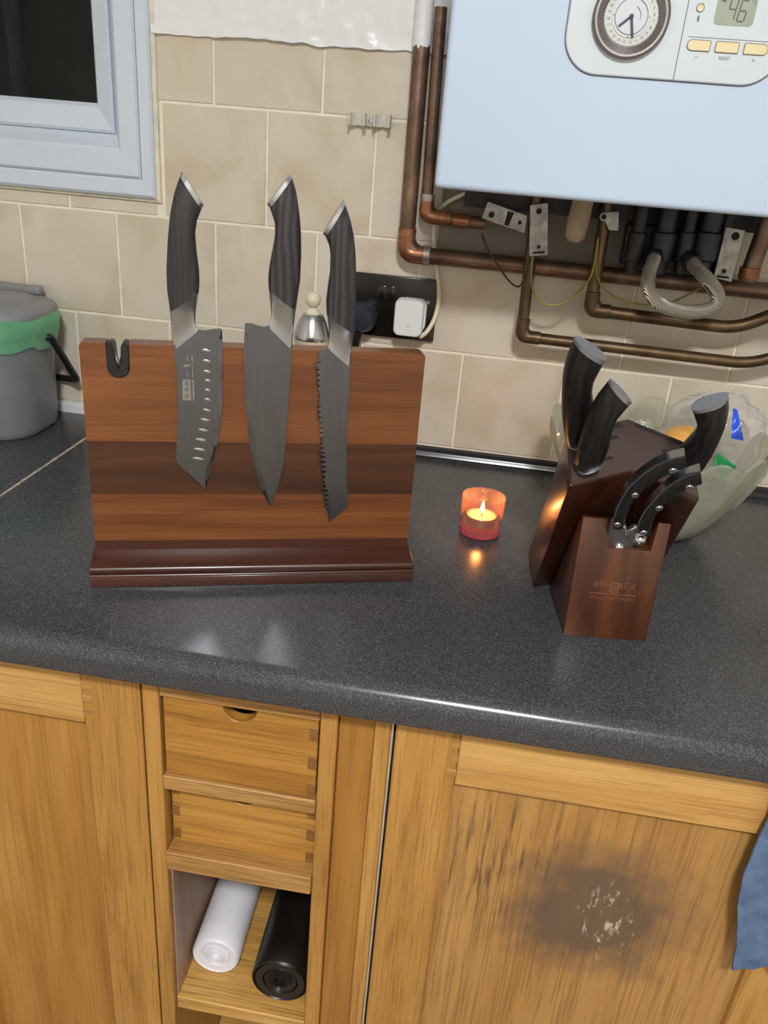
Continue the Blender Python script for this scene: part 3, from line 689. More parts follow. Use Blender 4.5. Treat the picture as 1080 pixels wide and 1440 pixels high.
# knives standing in the block: handles in (s,t) metres, s along the slot, t along the block axis
HP_L = [(-.0135, 0), (-.0150, .016), (-.0155, .035), (-.0145, .060), (-.0125, .085), (-.0085, .105), (-.0035, .120)]
HP_R = [(.0095, .006), (.0115, .016), (.0115, .032), (.0085, .052), (.0070, .066), (.0085, .078), (.0165, .092)]
def block_knife(u0, v0, sdir, k, tilt, label, t0=.012, ks=None, lean2=0):
    ks = ks or k
    o = kp(u0, v0); s = (KE*sdir[0]+KV*sdir[1]).normalized(); n = s.cross(KA).normalized(); a = (KA*math.cos(tilt)+s*math.sin(tilt)).normalized(); a = (a*math.cos(lean2)+n*math.sin(lean2)).normalized(); s2 = (s-a*s.dot(a)).normalized(); n = s2.cross(a).normalized()
    P_ = lambda l: [o+s2*(x*ks)+a*((y+t0)*k) for x, y in l]
    HL, HR = P_(HP_L[::-1]), P_(HP_R[::-1])
    ci = [HL[0], HR[0]]; co = [HL[0]+(a*.004+s2*.001)*k, HR[0]+(a*.002+s2*.0035)*k]
    BL_ = P_([(-.0135, 0), (-.012, -.006), (-.0115, -t0)]); BR_ = P_([(.0095, .006), (.009, -.004), (.014, -t0)])
    t, _ = knife('block_knife', label, 'knife', 'knives standing in the wooden block', o, n, HL, HR, ci, co, BL_, BR_, None, None, 'pakka_dark', thick=.024*ks, base=o)
    L = .10*k
    mk('blade', B().obox(o-s2*.011*k-n*.001+a*-.0004, s2*.024*k, n*.002, -a*.014), 'steel_blade', t)
    return t
BKA = block_knife(-.046, .050, (.060, .026), 1.12, R(-15), 'large black-handled knife standing at the rear of the block near the bowl edge')
BKB = block_knife(-.042, .0200, (.060, .026), .88, R(-3), 'smaller black-handled knife in front of the tall one in the block', ks=1.02)
BKC = block_knife(.044, .026, (-.060, .026), .80, R(-1), 'black-handled knife leaning from the block towards the plastic bag', ks=1.05)

# kitchen shears in the front block, in a plane parallel to the leaning face
SO = FLp-main_n*(.014 if main_n.y > 0 else -.014)
if main_n.y > 0: SN = -main_n
else: SN = main_n
SO = FLp+SN*.013
def sq(l): return [onp(740+x*.24074, 560+y*.24074, SO, SN) for x, y in l]
shr = thing('kitchen_shears', sq([(560, 870)])[0], 'steel kitchen shears with riveted black handles in the front of the block', 'shears')
def grip(top, low, rivets, band):
    n = 16; Tq, Lq = resample(sq(top), n), resample(sq(low), n); th = .0055
    rr = []
    for i in range(n):
        c, h = (Tq[i]+Lq[i])/2, (Tq[i]-Lq[i])/2
        rr.append([c+h*(.92*math.cos(a))+SN*(th*.8*math.sin(a)*(1 if abs(math.sin(a)) < .8 else .95)) for a in [2*math.pi*k/14 for k in range(14)]])
    h_ = mk('handle', B().rings(rr), 'pakka_dark', shr, ang=60)
    bd = B().rings([[Tq[i].lerp(Lq[i], -.03)-SN*th*.6, Tq[i].lerp(Lq[i], -.03)+SN*th*.9, Tq[i].lerp(Lq[i], .09)+SN*th*.9, Tq[i].lerp(Lq[i], .09)-SN*th*.6] for i in range(n)]); mk('tang', bd, 'steel_bright', h_)
    for r_ in rivets:
        c = sq([r_])[0]; mk('rivet', B().lathe([(.0001, .0052), (.0030, .0051), (.0035, .0044), (.0035, 0)], c, 14, SN), 'steel', h_)
grip([(490, 745), (505, 680), (535, 595), (590, 500), (660, 432), (740, 372), (830, 330), (925, 310)], [(578, 748), (588, 690), (622, 612), (682, 542), (762, 482), (850, 432), (900, 412), (938, 396)], [(530, 718), (633, 546), (853, 402)], 1)
grip([(640, 765), (652, 700), (692, 628), (762, 548), (850, 470), (930, 426), (1015, 400)], [(728, 800), (735, 755), (752, 690), (802, 620), (882, 562), (955, 525), (1026, 500)], [(683, 765), (772, 622), (950, 500)], 1)
mk('bolster', B().prism([x-SN*.003 for x in sq([(488, 735), (582, 735), (590, 800), (612, 850), (640, 905), (470, 915), (468, 850)])], SN*.006), 'steel', shr, bevel=.001, seg=1)
mk('bolster', B().prism([x-SN*.0045 for x in sq([(635, 748), (725, 790), (690, 840), (650, 905), (605, 860), (588, 775)])], SN*.006), 'steel', shr, bevel=.001, seg=1)
mk('blades', B().prism([x-SN*.002 for x in sq([(500, 880), (630, 880), (610, 1000), (540, 1000)])], SN*.004), 'steel_blade', shr)
for c in ((538, 858), (662, 816)): mk('pivot_screw', B().lathe([(.0001, .0075), (.003, .0072), (.0052, .0058), (.0062, .0035), (.0062, 0)], sq([c])[0], 18, SN), 'steel_bright', shr)

# ------------------------------------------------------------------ candle
cc_ = V((.4290, -.2545, CT)); cd_ = thing('candle_holder', cc_, 'small lit tealight candle in a pinkish glass cup on the worktop', 'candle')
r = .0262
mk('glass_base', B().lathe([(.0005, .0), (r*.9, 0), (r*.97, .0015), (r*.97, .009), (r*.9, .0105), (.0005, .0105)], cc_+Z*.0004, 36), 'candle_base', cd_)
mk('glass_cup', B().lathe([(.0005, .0108), (r*.94, .0108), (r*.985, .013), (r*1.03, .046), (r*1.04, .0485), (r*1.02, .050), (r*.97, .0485), (r*.94, .016), (r*.90, .0135), (.0005, .0135)], cc_, 40), 'candle_glass', cd_, ang=60)
mk('tealight_tin', B().lathe([(.0005, .0137), (.0185, .0137), (.0188, .0245), (.0192, .0250), (.0182, .0246), (.0180, .0225), (.0005, .0222)], cc_, 28), 'tin', cd_)
mk('wax', B().lathe([(.0005, .0218), (.0178, .0220), (.0178, .0229), (.0005, .0227)], cc_, 24), 'wax', cd_)
mk('wick', B().tube([cc_+V((0, 0, .0225)), cc_+V((.0004, 0, .0275))], .0006, 6), 'wick', cd_)
mk('flame', B().lathe([(.0003, .0265), (.0019, .0290), (.0026, .0320), (.0021, .0360), (.0010, .0400), (.0002, .0430)], cc_, 14), 'flame', cd_)
pl = bpy.data.lights.new('flame_light', 'POINT'); pl.energy = .16; pl.color = (1, .42, .12); pl.shadow_soft_size = .004
po = bpy.data.objects.new('flame_light', pl); COL.objects.link(po); po.parent = cd_; po.location = (0, 0, .040)

# ------------------------------------------------------------------ glass bowl with bag, fruit
bc = V((.637, -.168, CT)); BR_, BHt = .136, .132
bowl = thing('glass_bowl', bc, 'scalloped frosted glass bowl behind the knife block holding a plastic bag', 'bowl')
NP, NA = 14, 196; BPH = 0.0
rv = onz(1017, 674, CT+BHt-.02)-bc; BPH = math.pi/NP-math.atan2(rv.y, rv.x)
def bowl_ring(t, inset):
    out = []
    for k in range(NA):
        a = 2*math.pi*k/NA; lobe = abs(math.cos(NP*(a+BPH)/2)); sc_ = lobe**.45
        zt = (BHt-.024+.030*sc_) if t > .45 else BHt
        tt = t if t <= .45 else .45+(t-.45)
        z = .004+ (zt-.004)*tt**1.05
        rad = .052+(BR_-.052)*(tt**.55)
        rad *= 1+.018*(sc_-.5)*min(1, tt*2)+.0035*math.cos(NP*a*6)*min(1, tt*1.5)
        out.append(bc+V((math.cos(a)*(rad-inset), math.sin(a)*(rad-inset), z)))
    return out
bb = B(); ts = [0, .03, .08, .15, .24, .34, .45, .56, .67, .78, .88, .95, 1]
outer = [bowl_ring(t, 0) for t in ts]; inner = [bowl_ring(t, .0032) for t in ts]
for rr_ in inner: 
    for x in rr_: x.z += .002
bb.rings([[bc+V((math.cos(2*math.pi*k/NA)*.001, math.sin(2*math.pi*k/NA)*.001, .0005)) for k in range(NA)], [bc+V((math.cos(2*math.pi*k/NA)*.045, math.sin(2*math.pi*k/NA)*.045, .0005)) for k in range(NA)]]+outer+inner[::-1]+[[bc+V((math.cos(2*math.pi*k/NA)*.001, math.sin(2*math.pi*k/NA)*.001, .0065)) for k in range(NA)]])
mk('bowl', bb, 'bowl_glass', bowl, ang=40)
fr = B(); oc = bc+V((.040, .030, .098))
fr.rings([[oc+V((math.sin(th)*math.cos(ph)*.036, math.sin(th)*math.sin(ph)*.036, -math.cos(th)*.034*(1+.04*math.cos(th)**8))) for ph in [2*math.pi*k/28 for k in range(28)]] for th in [max(.03, min(3.11, math.pi*j/18)) for j in range(19)]])
og = thing('orange_fruit', oc-Z*.034, 'bright yellow-orange fruit lying in the glass bowl', 'fruit')
mk('peel', fr, 'orange_peel', og); mk('stem_end', B().lathe([(.0003, .0347), (.003, .0344), (.0035, .0335)], oc, 10), 'print_green', og)
bg = V((.7130, -.130, CT+.112))
bag = thing('plastic_bag', bg-Z*.075, 'crumpled clear plastic bag with blue and green print in the bowl', 'plastic bag')
cb = B(); rr_ = []
def crump(th, ph, k=1.0):
    d = V((math.sin(th)*math.cos(ph), math.sin(th)*math.sin(ph), -math.cos(th)))
    q_ = 1+.22*noise.noise(d*2.1+V((3, 1, 7)))-.14*abs(noise.noise(d*4.7))+.06*noise.noise(d*11)-.05*abs(noise.noise(d*17))
    p_ = bg+V((d.x*.070, d.y*.068, d.z*.070))*q_*k
    if (p_-oc).length < .039: p_ = oc+(p_-oc).normalized()*.039          # film pressed against the fruit
    h_ = (p_.z-CT-.004)/(BHt-.004); rd = V((p_.x-bc.x, p_.y-bc.y, 0))
    if h_ < 1.05:
        lim = .052+(BR_-.052)*max(0, min(1, h_))**.52-.010
        if rd.length > lim: rd = rd.normalized()*lim; p_ = V((bc.x+rd.x, bc.y+rd.y, p_.z))   # and against the bowl wall
    return p_
for th in [max(.05, min(3.09, math.pi*j/36)) for j in range(37)]: rr_.append([crump(th, 2*math.pi*k/60) for k in range(60)])
cb.rings(rr_); film = mk('film', cb, 'bag_film', bag, ang=25)
from mathutils.bvhtree import BVHTree
tb2 = bmesh.new(); tb2.from_mesh(film.data); bvh = BVHTree.FromBMesh(tb2); fo_ = root_off(bag)
def patch(q, mat, nm):
    """printed area lying on the bag film: corners given as pixels, points found on the film itself"""
    b = B(); n = 9; g_ = []
    for j in range(n):
        row_ = []
        for i in range(n):
            s_, t_ = i/(n-1), j/(n-1); a, b2, c, d = [V(x).to_3d() for x in q]; p_ = (a*(1-s_)+b2*s_)*(1-t_)+(d*(1-s_)+c*s_)*t_
            dr = ray(p_.x, p_.y).normalized(); h = bvh.ray_cast(CAM-fo_, dr); row_.append((h[0]+fo_-dr*.0012) if h[0] else None)
        g_.append(row_)
    vv = [[b.bm.verts.new(x) if x else None for x in r_] for r_ in g_]
    for j in range(n-1):
        for i in range(n-1):
            f_ = [vv[j][i], vv[j][i+1], vv[j+1][i+1], vv[j+1][i]]
            if all(f_): b.face(f_)
    mk(nm, b, mat, film, ang=60)
patch([(1031, 574), (1037, 576), (1046, 620), (1028, 616)], 'print_blue', 'blue_print')
patch([(1009, 636), (1036, 656), (1017, 676), (1003, 650)], 'print_green', 'green_print')
tb2.free()

# ------------------------------------------------------------------ pepper mill behind the board
pm = V((.170, -.100, CT)); mill = thing('pepper_mill', pm, 'cream pepper mill with steel cone top and ball knob behind the board', 'pepper mill')
mk('body', B().lathe([(.0005, 0), (.026, 0), (.027, .004), (.0235, .02), (.020, .08), (.0205, .14), (.0235, .178), (.0240, .184), (.0005, .184)], pm, 32), 'cream_plastic', mill)
mk('steel_cap', B().lathe([(.0005, .1843), (.0245, .1843), (.0250, .187), (.0240, .191), (.0185, .208), (.0140, .2165), (.0130, .2175), (.0005, .2175)], pm, 36), 'steel', mill)
mk('collar', B().lathe([(.0005, .2177), (.0105, .2177), (.0105, .220), (.0070, .2235), (.0050, .226), (.0005, .226)], pm, 28), 'cream_plastic', mill)
mk('knob', B().sphere(pm+Z*.2362, .0105, 20), 'cream_plastic', mill)

# ------------------------------------------------------------------ food caddy
BX0, BX1, BY0, BY1, BZ = -.455, -.226, -.178, -.022, .178
def rrect(x0, x1, y0, y1, r, z, n=10):
    out = []
    for cx_, cy_, a0 in ((x1-r, y0+r, -90), (x1-r, y1-r, 0), (x0+r, y1-r, 90), (x0+r, y0+r, 180)):
        out += [V((cx_+r*math.cos(R(a0+90*k/n)), cy_+r*math.sin(R(a0+90*k/n)), z)) for k in range(n+1)]
    return out
def bring(k, z, r=.06): return rrect(BX0+k, BX1-k, BY0+k, BY1-k, max(.01, r-k), CT+z)
bn = thing('food_caddy', ((BX0+BX1)/2, (BY0+BY1)/2, CT), 'grey lidded food waste caddy with green liner by the wall', 'bin')
mk('tub', B().rings([bring(.05, .0005), bring(.012, .0005), bring(.008, .004), bring(.006, .012), bring(.0, .155), bring(.003, .155)]), 'bin_grey', bn, ang=40)
mk('lid_band', B().rings([bring(-.002, .150), bring(-.005, .150), bring(-.006, .172), bring(.0, .174), bring(.0, .150)], cap=False), 'bin_grey', bn)
ld_ = mk('lid', B().rings([bring(.0, .1735), bring(-.008, .1735), bring(-.0085, .178), bring(-.005, .184), bring(.004, .1875), bring(.020, .189), bring(.024, .1925), bring(.034, .194), bring(.05, .195), bring(.07, .195)]), 'bin_lid', bn, ang=40)
mk('hinge', B().rings([rrect(-.36, -.262, -.034, -.016, .007, CT+z_, 4) for z_ in (.188, .199)]), 'bin_lid', ld_, bevel=.002)
lb = B(); RG = []
def liner_ring(k, zb, wob, sd):
    rg = bring(k, 0); out = []
    for i, x in enumerate(rg):
        n_ = noise.noise((x.x*26, x.y*26, sd)); out.append(V((x.x, x.y, CT+zb+wob*n_))+((x-V(((BX0+BX1)/2, (BY0+BY1)/2, x.z))).normalized()*.0035*(1+n_)))
    return out
lb.rings([liner_ring(-.0045, .176, .002, 1), liner_ring(-.007, .168, .006, 2), liner_ring(-.006, .158, .008, 3), liner_ring(-.004, .147, .008, 4), liner_ring(-.002, .138, .014, 5), liner_ring(-.001, .130, .018, 6)], cap=False)
mk('liner', lb, 'liner_green', bn, ang=60, label='green liner bag folded over the rim')
hp = fillet([(BX1+.001, -.100, CT+.143), (BX1+.010, -.094, CT+.143), (BX1+.0115, -.030, CT+.060), (BX1-.010, -.013, CT+.057), (BX0+.010, -.013, CT+.057), (BX0-.0115, -.030, CT+.060), (BX0-.010, -.094, CT+.143), (BX0-.001, -.100, CT+.143)], .014, 5)
mk('carry_handle', B().tube(hp, .0052, 10), 'black_plastic', bn)

# ------------------------------------------------------------------ wall boiler
YB = -.28
def bf(u, v): return ony(u, v, YB)
bx0 = bf(610, 265).x; bz0 = bf(610, 265).z+.0005; bx1 = bx0+.44
boil = thing('wall_boiler', ((bx0+bx1)/2, -.14, bz0), 'white wall-hung gas boiler with clock dial and control panel', 'boiler')
mk('casing', B().box((bx0, YB, bz0), (bx1, -.028, bz0+.70)), 'boiler_white', boil, bevel=.006, seg=3)
mk('mounting_frame', B().box((bx0+.02, -.027, bz0-.032), (bx1-.02, -.004, bz0+.66)), 'dark_metal', boil)
ply = YB-.0012
def bpx(u, v, off=0): q_ = ony(u, v, YB-off); return q_
pl0 = bf(803, 0).x; pb0 = bf(940, 113).z; pr0 = bf(1071, 118).x+.012
def rr_panel(x0, x1, z0, z1, r, y, n=10):
    out = []
    for cx_, cz_, a0 in ((x1-r, z0+r, -90), (x1-r, z1-r, 0), (x0+r, z1-r, 90), (x0+r, z0+r, 180)):
        out += [V((cx_+r*math.cos(R(a0+90*k/n)), y, cz_+r*math.sin(R(a0+90*k/n)))) for k in range(n+1)]
    return out
ptop = pb0+.135
mk('panel_seam', B().rings([rr_panel(pl0-.0012, pr0+.0012, pb0-.0012, ptop+.0012, .034, y) for y in (YB+.001, YB-.0006)]), 'groove', boil)
pan = mk('control_panel', B().rings([rr_panel(pl0, pr0, pb0, ptop, .033, y) for y in (YB+.001, YB-.0022)]+[rr_panel(pl0+.001, pr0-.001, pb0+.001, ptop-.001, .032, YB-.003)]), 'boiler_panel', boil)
yp = YB-.003
def pp(u, v): return ony(u, v, yp)
sx = pp(957, 60).x
mk('panel_divider', B().box((sx-.0004, yp-.0002, pb0+.001), (sx+.0004, yp+.001, ptop-.001)), 'groove', pan)
hz = pp(1020, 55).z
mk('panel_divider', B().box((sx+.006, yp-.0002, hz-.0003), (pr0-.003, yp+.001, hz+.0003)), 'ink', pan)
dc = pp(887, 24); dc = V((dc.x, yp, dc.z)); dR = .0335; AX = (0, -1, 0)
dial = mk('timer_dial', B().lathe([(.0005, -.001), (dR, -.001), (dR, .0045), (dR-.0012, .0055), (dR-.0030, .0050), (dR-.0032, .0032), (.0005, .0030)], dc, 64, AX), 'dial_bed', pan, label='round 24 hour timer dial')
mk('dial_rim', B().lathe([(dR+.0012, -.0005), (dR+.0014, .0050), (dR-.0006, .0060), (dR-.0008, .0050), (dR+.0002, .0045), (dR+.0002, -.0005)], dc, 64, AX, cap=False), 'dial_teeth', dial)
tb_ = B()
for k in range(96):
    a = 2*math.pi*k/96; d = V((math.cos(a), 0, math.sin(a))); s = V((-math.sin(a), 0, math.cos(a)))
    r0, r1 = .0245, .0316; y = V((0, -1, 0))
    wd0, wd1 = .00042, .00055
    tb_.prism([dc+y*.003+d*r0-s*wd0, dc+y*.003+d*r1-s*wd1, dc+y*.003+d*r1+s*wd1, dc+y*.003+d*r0+s*wd0], y*.0022)
te = mk('tappets', tb_, 'dial_teeth', dial, flat=True); te['kind'] = 'stuff'
mk('number_ring', B().lathe([(.0005, .0030), (.0238, .0030), (.0238, .0038), (.0180, .0040), (.0005, .0040)], dc, 48, AX), 'dial_ring', dial)
nb = B()
for k in range(24):
    a = math.pi/2-2*math.pi*(k+.5)/24; text_into(nb, str(k+1), dc+V((math.cos(a)*.0207, -.0042, math.sin(a)*.0207)), (1, 0, 0), (0, 0, 1), .0034)
mk('hour_numerals', nb, 'ink', dial, flat=True)
mk('clock_face', B().lathe([(.0005, .0040), (.0172, .0040), (.0172, .0048), (.0005, .0050)], dc, 48, AX), 'dial_face', dial)
mk('clock_ring', B().lathe([(.0150, .0048), (.0150, .0053), (.0144, .0053), (.0144, .0048)], dc+V((0, 0, 0)), 48, AX, cap=False), 'ink', dial)
nb = B()
for s_, a in (('12', 90), ('3', 0), ('6', -90), ('9', 180)): text_into(nb, s_, dc+V((math.cos(R(a))*.0162, -.0052, math.sin(R(a))*.0162)), (1, 0, 0), (0, 0, 1), .0030)
mk('clock_numerals', nb, 'ink', dial, flat=True)
def hand(u, v, wd):
    e = pp(u, v); d = V((e.x-dc.x, 0, e.z-dc.z)); s = V((-d.z, 0, d.x)).normalized()*wd; o_ = dc+V((0, -.0052, 0))
    mk('clock_hand', B().prism([o_-s, o_+d-s, o_+d+s, o_+s], (0, -.0006, 0)), 'hand_ink', dial)
hand(869, 38, .0010); hand(888, 54, .0012)
mk('hub', B().lathe([(.0005, .0050), (.0020, .0050), (.0020, .0064), (.0005, .0066)], dc, 16, AX), 'hand_ink', dial)
arc = [dc+V((math.cos(R(a))*.0085, -.0052, math.sin(R(a))*.0085)) for a in range(-15, 66, 8)]
mk('arrow_arc', B().tube(arc, .00028, 5), 'ink', dial)
def frame_quad(pl_, y=-.0004): return [pp(u, v)+V((0, y, 0)) for u, v in pl_]
ledc = pp(985, 11); led = mk('indicator_lamp', B().lathe([(.0005, -.0003), (.0034, -.0003), (.0034, .0006), (.0028, .0008), (.0020, .0004), (.0005, .0004)], ledc, 20, AX), 'button_cream', pan)
mk('lamp_rim', B().lathe([(.0036, 0), (.0036, .0008), (.0030, .0010), (.0031, 0)], ledc, 20, AX, cap=False), 'ink', led)
lx0, lx1 = pp(1003, 32).x, pp(1058, 36).x; lz0 = pp(1030, 36).z
lcd = mk('display', B().rings([rr_panel(lx0, lx1, lz0, lz0+.032, .004, y, 5) for y in (yp+.001, yp-.0006)]), 'lcd', pan, label='green-grey liquid crystal display')
def seg7(ch, x, z, w_, h):
    t = .0011; sk = .10
    S = {'a': (0, h, w_, h), 'd': (0, 0, w_, 0), 'g': (0, h/2, w_, h/2), 'f': (0, h/2, 0, h), 'b': (w_, h/2, w_, h), 'e': (0, 0, 0, h/2), 'c': (w_, 0, w_, h/2)}
    for k in {'4': 'fgbc', '6': 'afgecd'}[ch]:
        x0, z0, x1, z1 = S[k]
        if z0 == z1: q_ = [(x0+.0004, z0-t/2), (x1-.0004, z0-t/2), (x1-.0004, z0+t/2), (x0+.0004, z0+t/2)]
        else: q_ = [(x0-t/2, z0+.0004), (x0+t/2, z0+.0004), (x0+t/2, z1-.0004), (x0-t/2, z1-.0004)]
        mk('digit_segment', B().prism([V((x+a+sk*b2, yp-.0007, z+b2)) for a, b2 in q_], (0, -.0002, 0)), 'lcd_ink', lcd)
zz = lz0+.0035; xx = lx0+.0105; seg7('4', xx, zz+.0008, .0062, .0165); seg7('6', xx+.0093, zz, .0062, .0165)
nb = B(); text_into(nb, '°c', (xx+.0215, yp-.0008, zz+.0155), (1, 0, 0), (0, 0, 1), .0050); text_into(nb, '\u25B2', (xx-.0050, yp-.0008, zz+.0160), (1, 0, 0), (0, 0, 1), .0050); mk('display_symbols', nb, 'lcd_ink', lcd, flat=True)
bxs = [(pp(966, 66).x, pp(998, 66).x), (pp(1006, 68).x, pp(1038, 68).x), (pp(1046, 71).x, pp(1079, 71).x)]; bzc = pp(1022, 67).z
for k, (xa, xb) in enumerate(bxs):
    hgt = .0042; rl = hgt*.95 if k == 0 else .0008; rt_ = hgt*.95 if k == 2 else .0008
    def bshape(g, y):
        o_ = []
        for cx_, cz_, a0, rr0 in ((xb-rt_, bzc-hgt+rt_, -90, rt_), (xb-rt_, bzc+hgt-rt_, 0, rt_), (xa+rl, bzc+hgt-rl, 90, rl), (xa+rl, bzc-hgt+rl, 180, rl)):
            o_ += [V((cx_+(rr0+g)*math.cos(R(a0+90*j/5)), y, cz_+(rr0+g)*math.sin(R(a0+90*j/5)))) for j in range(6)]
        return o_
    bt_ = mk('button', B().rings([bshape(0, yp+.001), bshape(0, yp-.0010), bshape(-.0005, yp-.0015)]), 'button_cream', pan)
    mk('button_surround', B().rings([bshape(.0007, yp+.001), bshape(.0007, yp-.0003)]), 'ink', bt_)
nb = B(); zt_ = bzc-.0090
for (xa, xb), s_ in zip(bxs, ('\u2013', 'RESET', '+')): text_into(nb, s_, ((xa+xb)/2, yp-.0003, zt_), (1, 0, 0), (0, 0, 1), .0040 if s_ == 'RESET' else .006)
mk('button_legend', nb, 'ink', pan, flat=True)
lz = ledc.z-.0085
mk('lamp_symbol', B().prism([V((ledc.x+a*.0022, yp-.0003, lz+b2*.003)) for a, b2 in ((0, 1), (.5, .2), (.3, -.8), (-.3, -.8), (-.5, .2))], (0, -.0001, 0)), 'ink', pan)

# ------------------------------------------------------------------ pipes on the wall
def pipe(label, pts, r, mat, fit=(), fillr=.022, name='copper_pipe', painted=None):
    P0 = [V(p_) for p_ in pts]; o = thing(name, P0[-1], label, 'pipe')
    path = fillet(P0, fillr, 7); mk('tube', B().tube(path, r, 18), mat, o, ang=60)
    for (p_, d, L, k, mt) in fit:
        p_, d = V(p_), V(d).normalized(); mk('fitting', B().lathe([(r+.0002, -L/2), (r*k, -L/2+.0006), (r*k, L/2-.0006), (r+.0002, L/2)], p_, 20, d), mt, o)
    return o
Y1 = -.026
xa = ony(580, 200, Y1).x; zc1 = ony(576, 357, Y1).z
p1 = pipe('thick tarnished copper pipe running down beside the boiler and under it', [(xa-.003, Y1, 2.39), (xa+.003, Y1, zc1), (1.25, Y1, zc1-.006)], .011, 'copper',
    [((xa+.003, Y1, zc1+.030), (0, 0, 1), .008, 1.14, 'copper_fit'), ((xa+.033, Y1, zc1), (1, 0, 0), .010, 1.16, 'solder')], .030)
eb = fillet([(xa+.003, Y1, zc1+.030), (xa+.003, Y1, zc1), (xa+.035, Y1, zc1)], .028, 8); mk('elbow', B().tube(eb, .0125, 18), 'copper_fit', p1)
zpt = ony(586, 66, Y1).z
pw = B(); n_ = 24; rg = []
for j, z_ in enumerate((zpt, zpt+.01, zpt+.05, 2.39)):
    rg.append([V((xa+.003-.006*(z_-zc1)/(2.39-zc1)+.0116*math.cos(2*math.pi*k/n_), Y1+.0116*math.sin(2*math.pi*k/n_), z_+(.007*noise.noise((k*.8, 2, 0)) if j == 0 else 0))) for k in range(n_)])
mk('paint_coat', pw.rings(rg, cap=False), 'paint', p1, label='white paint over the upper pipe')
Y2 = -.030; x2 = ony(611, 150, Y2).x; z2 = ony(604, 305, Y2).z
p2 = pipe('thinner copper pipe close to the boiler side turning under it', [(x2-.003, Y2, ony(619, 10, Y2).z), (x2+.002, Y2, z2), (ony(682, 316, Y2).x, Y2, z2-.002)], .0077, 'copper',
    [((x2+.002, Y2, z2+.024), (0, 0, 1), .010, 1.25, 'solder'), ((x2+.030, Y2, z2), (1, 0, 0), .012, 1.2, 'copper_fit'), ((x2+.050, Y2, z2-.001), (1, 0, 0), .022, 1.22, 'copper_fit')], .024)
mk('elbow', B().tube(fillet([(x2+.002, Y2, z2+.022), (x2+.002, Y2, z2), (x2+.028, Y2, z2)], .022, 8), .0096, 18), 'copper_fit', p2)
Y3 = -.047; c3 = ony(733, 473, Y3); t3 = ony(748, 330, Y3)
p3 = pipe('lowest copper pipe dropping from the boiler and running along the tiles', [(c3.x-.006, Y3, bz0+.01), (c3.x, Y3, c3.z), (ony(1050, 513, Y3).x, Y3, c3.z-.004), (ony(1050, 513, Y3).x+.09, Y3, c3.z+.03)], .0077, 'copper_dull',
    [((c3.x, Y3, c3.z+.022), (0, 0, 1), .006, 1.16, 'copper_dull'), ((c3.x+.022, Y3, c3.z), (1, 0, 0), .008, 1.16, 'copper_dull')], .02)
mk('elbow', B().tube(fillet([(c3.x, Y3, c3.z+.02), (c3.x, Y3, c3.z), (c3.x+.022, Y3, c3.z)], .02, 8), .0090, 18), 'copper_dull', p3)
Y4 = -.050; c4 = ony(830, 436, Y4); e4 = ony(1035, 462, Y4)
p4 = pipe('copper pipe just below the braided hose, bending upward at its end', [(c4.x-.003, Y4, bz0+.01), (c4.x, Y4, c4.z), (e4.x, Y4, e4.z), (e4.x+.10, Y4, e4.z+.055)], .0083, 'copper_dull',
    [((c4.x, Y4, c4.z+.022), (0, 0, 1), .006, 1.16, 'copper_dull'), ((c4.x+.022, Y4, c4.z), (1, 0, 0), .008, 1.16, 'copper_dull')], .024)
mk('elbow', B().tube(fillet([(c4.x, Y4, c4.z+.02), (c4.x, Y4, c4.z), (c4.x+.022, Y4, c4.z)], .02, 8), .0097, 18), 'copper_dull', p4)

x5 = ony(1066, 360, -.062).x
pipe('short upright copper pipe below the boiler beyond the speckled bracket', [(x5+.004, -.062, bz0+.01), (x5-.006, -.062, zc1+.012)], .011, 'copper', [((x5-.005, -.062, zc1+.022), (0, 0, 1), .014, 1.16, 'copper_fit')])
# ------------------------------------------------------------------ fittings under the boiler
ba = ony(640, 345, -.004); 
bpz = ony(690, 357, -.004).z
o = mk('backing_plate', B().box((ony(617, 330, -.003).x, -.0045, bpz), (bx1-.05, -.0015, bz0+.05)), 'plate_grey', bevel=.0008, seg=1); tag(o, 'grimy grey backing plate on the wall below the boiler', 'plate')
YBR = -.064
def bracket(quad, holes, slots, label, y=YBR, mat='galv'):
    pts = [ony(u, v, y) for u, v in quad]; o = thing('bracket', pts[-1], label, 'bracket', 'galvanised brackets under the boiler')
    mk('plate', B().prism(pts, (0, .002, 0)), mat, o, bevel=.0007, seg=1)
    ctr = sum(pts, V((0, 0, 0)))/len(pts)
    for (u, v, r_) in holes: mk('screw_hole', B().lathe([(.0002, .0003), (r_, .0003), (r_, -.0005)], ony(u, v, y), 14, AX), 'wick', o); mk('washer', B().lathe([(r_*1.6, -.0002), (r_*1.6, .0006), (r_, .0008), (r_, -.0002)], ony(u, v, y), 16, AX, cap=False), 'galv', o)
    for q_ in slots: mk('slot', B().prism([ony(u, v, y)-V((0, .0003, 0)) for u, v in q_], (0, .0004, 0)), 'wick', o)
    # arm back to the wall, behind the plate
    mk('arm', B().obox(V((ctr.x-.006, y+.002, pts[0].z-.012)), (.012, 0, 0), (0, -y-.007, 0), (0, 0, .003)), mat, o)
    return o
bracket([(686, 283), (742, 303), (738, 329), (677, 307)], [(691, 302, .0038), (731, 313, .0026)], [[(714, 297), (723, 299), (715, 318), (709, 316)]], 'tilted galvanised bracket at the end of the thin copper pipe')
bracket([(745, 288), (771, 285), (771, 359), (744, 361)], [(758, 297, .0036), (757.5, 347, .0024)], [[(749, 354), (766, 353), (766, 356), (749, 357)]], 'upright galvanised bracket hanging above the earth wire loop')
bracket([(845, 299), (871, 297), (870, 325), (856, 324)], [(849, 305, .0032)], [], 'small half-hidden galvanised bracket next to the taped sleeve')
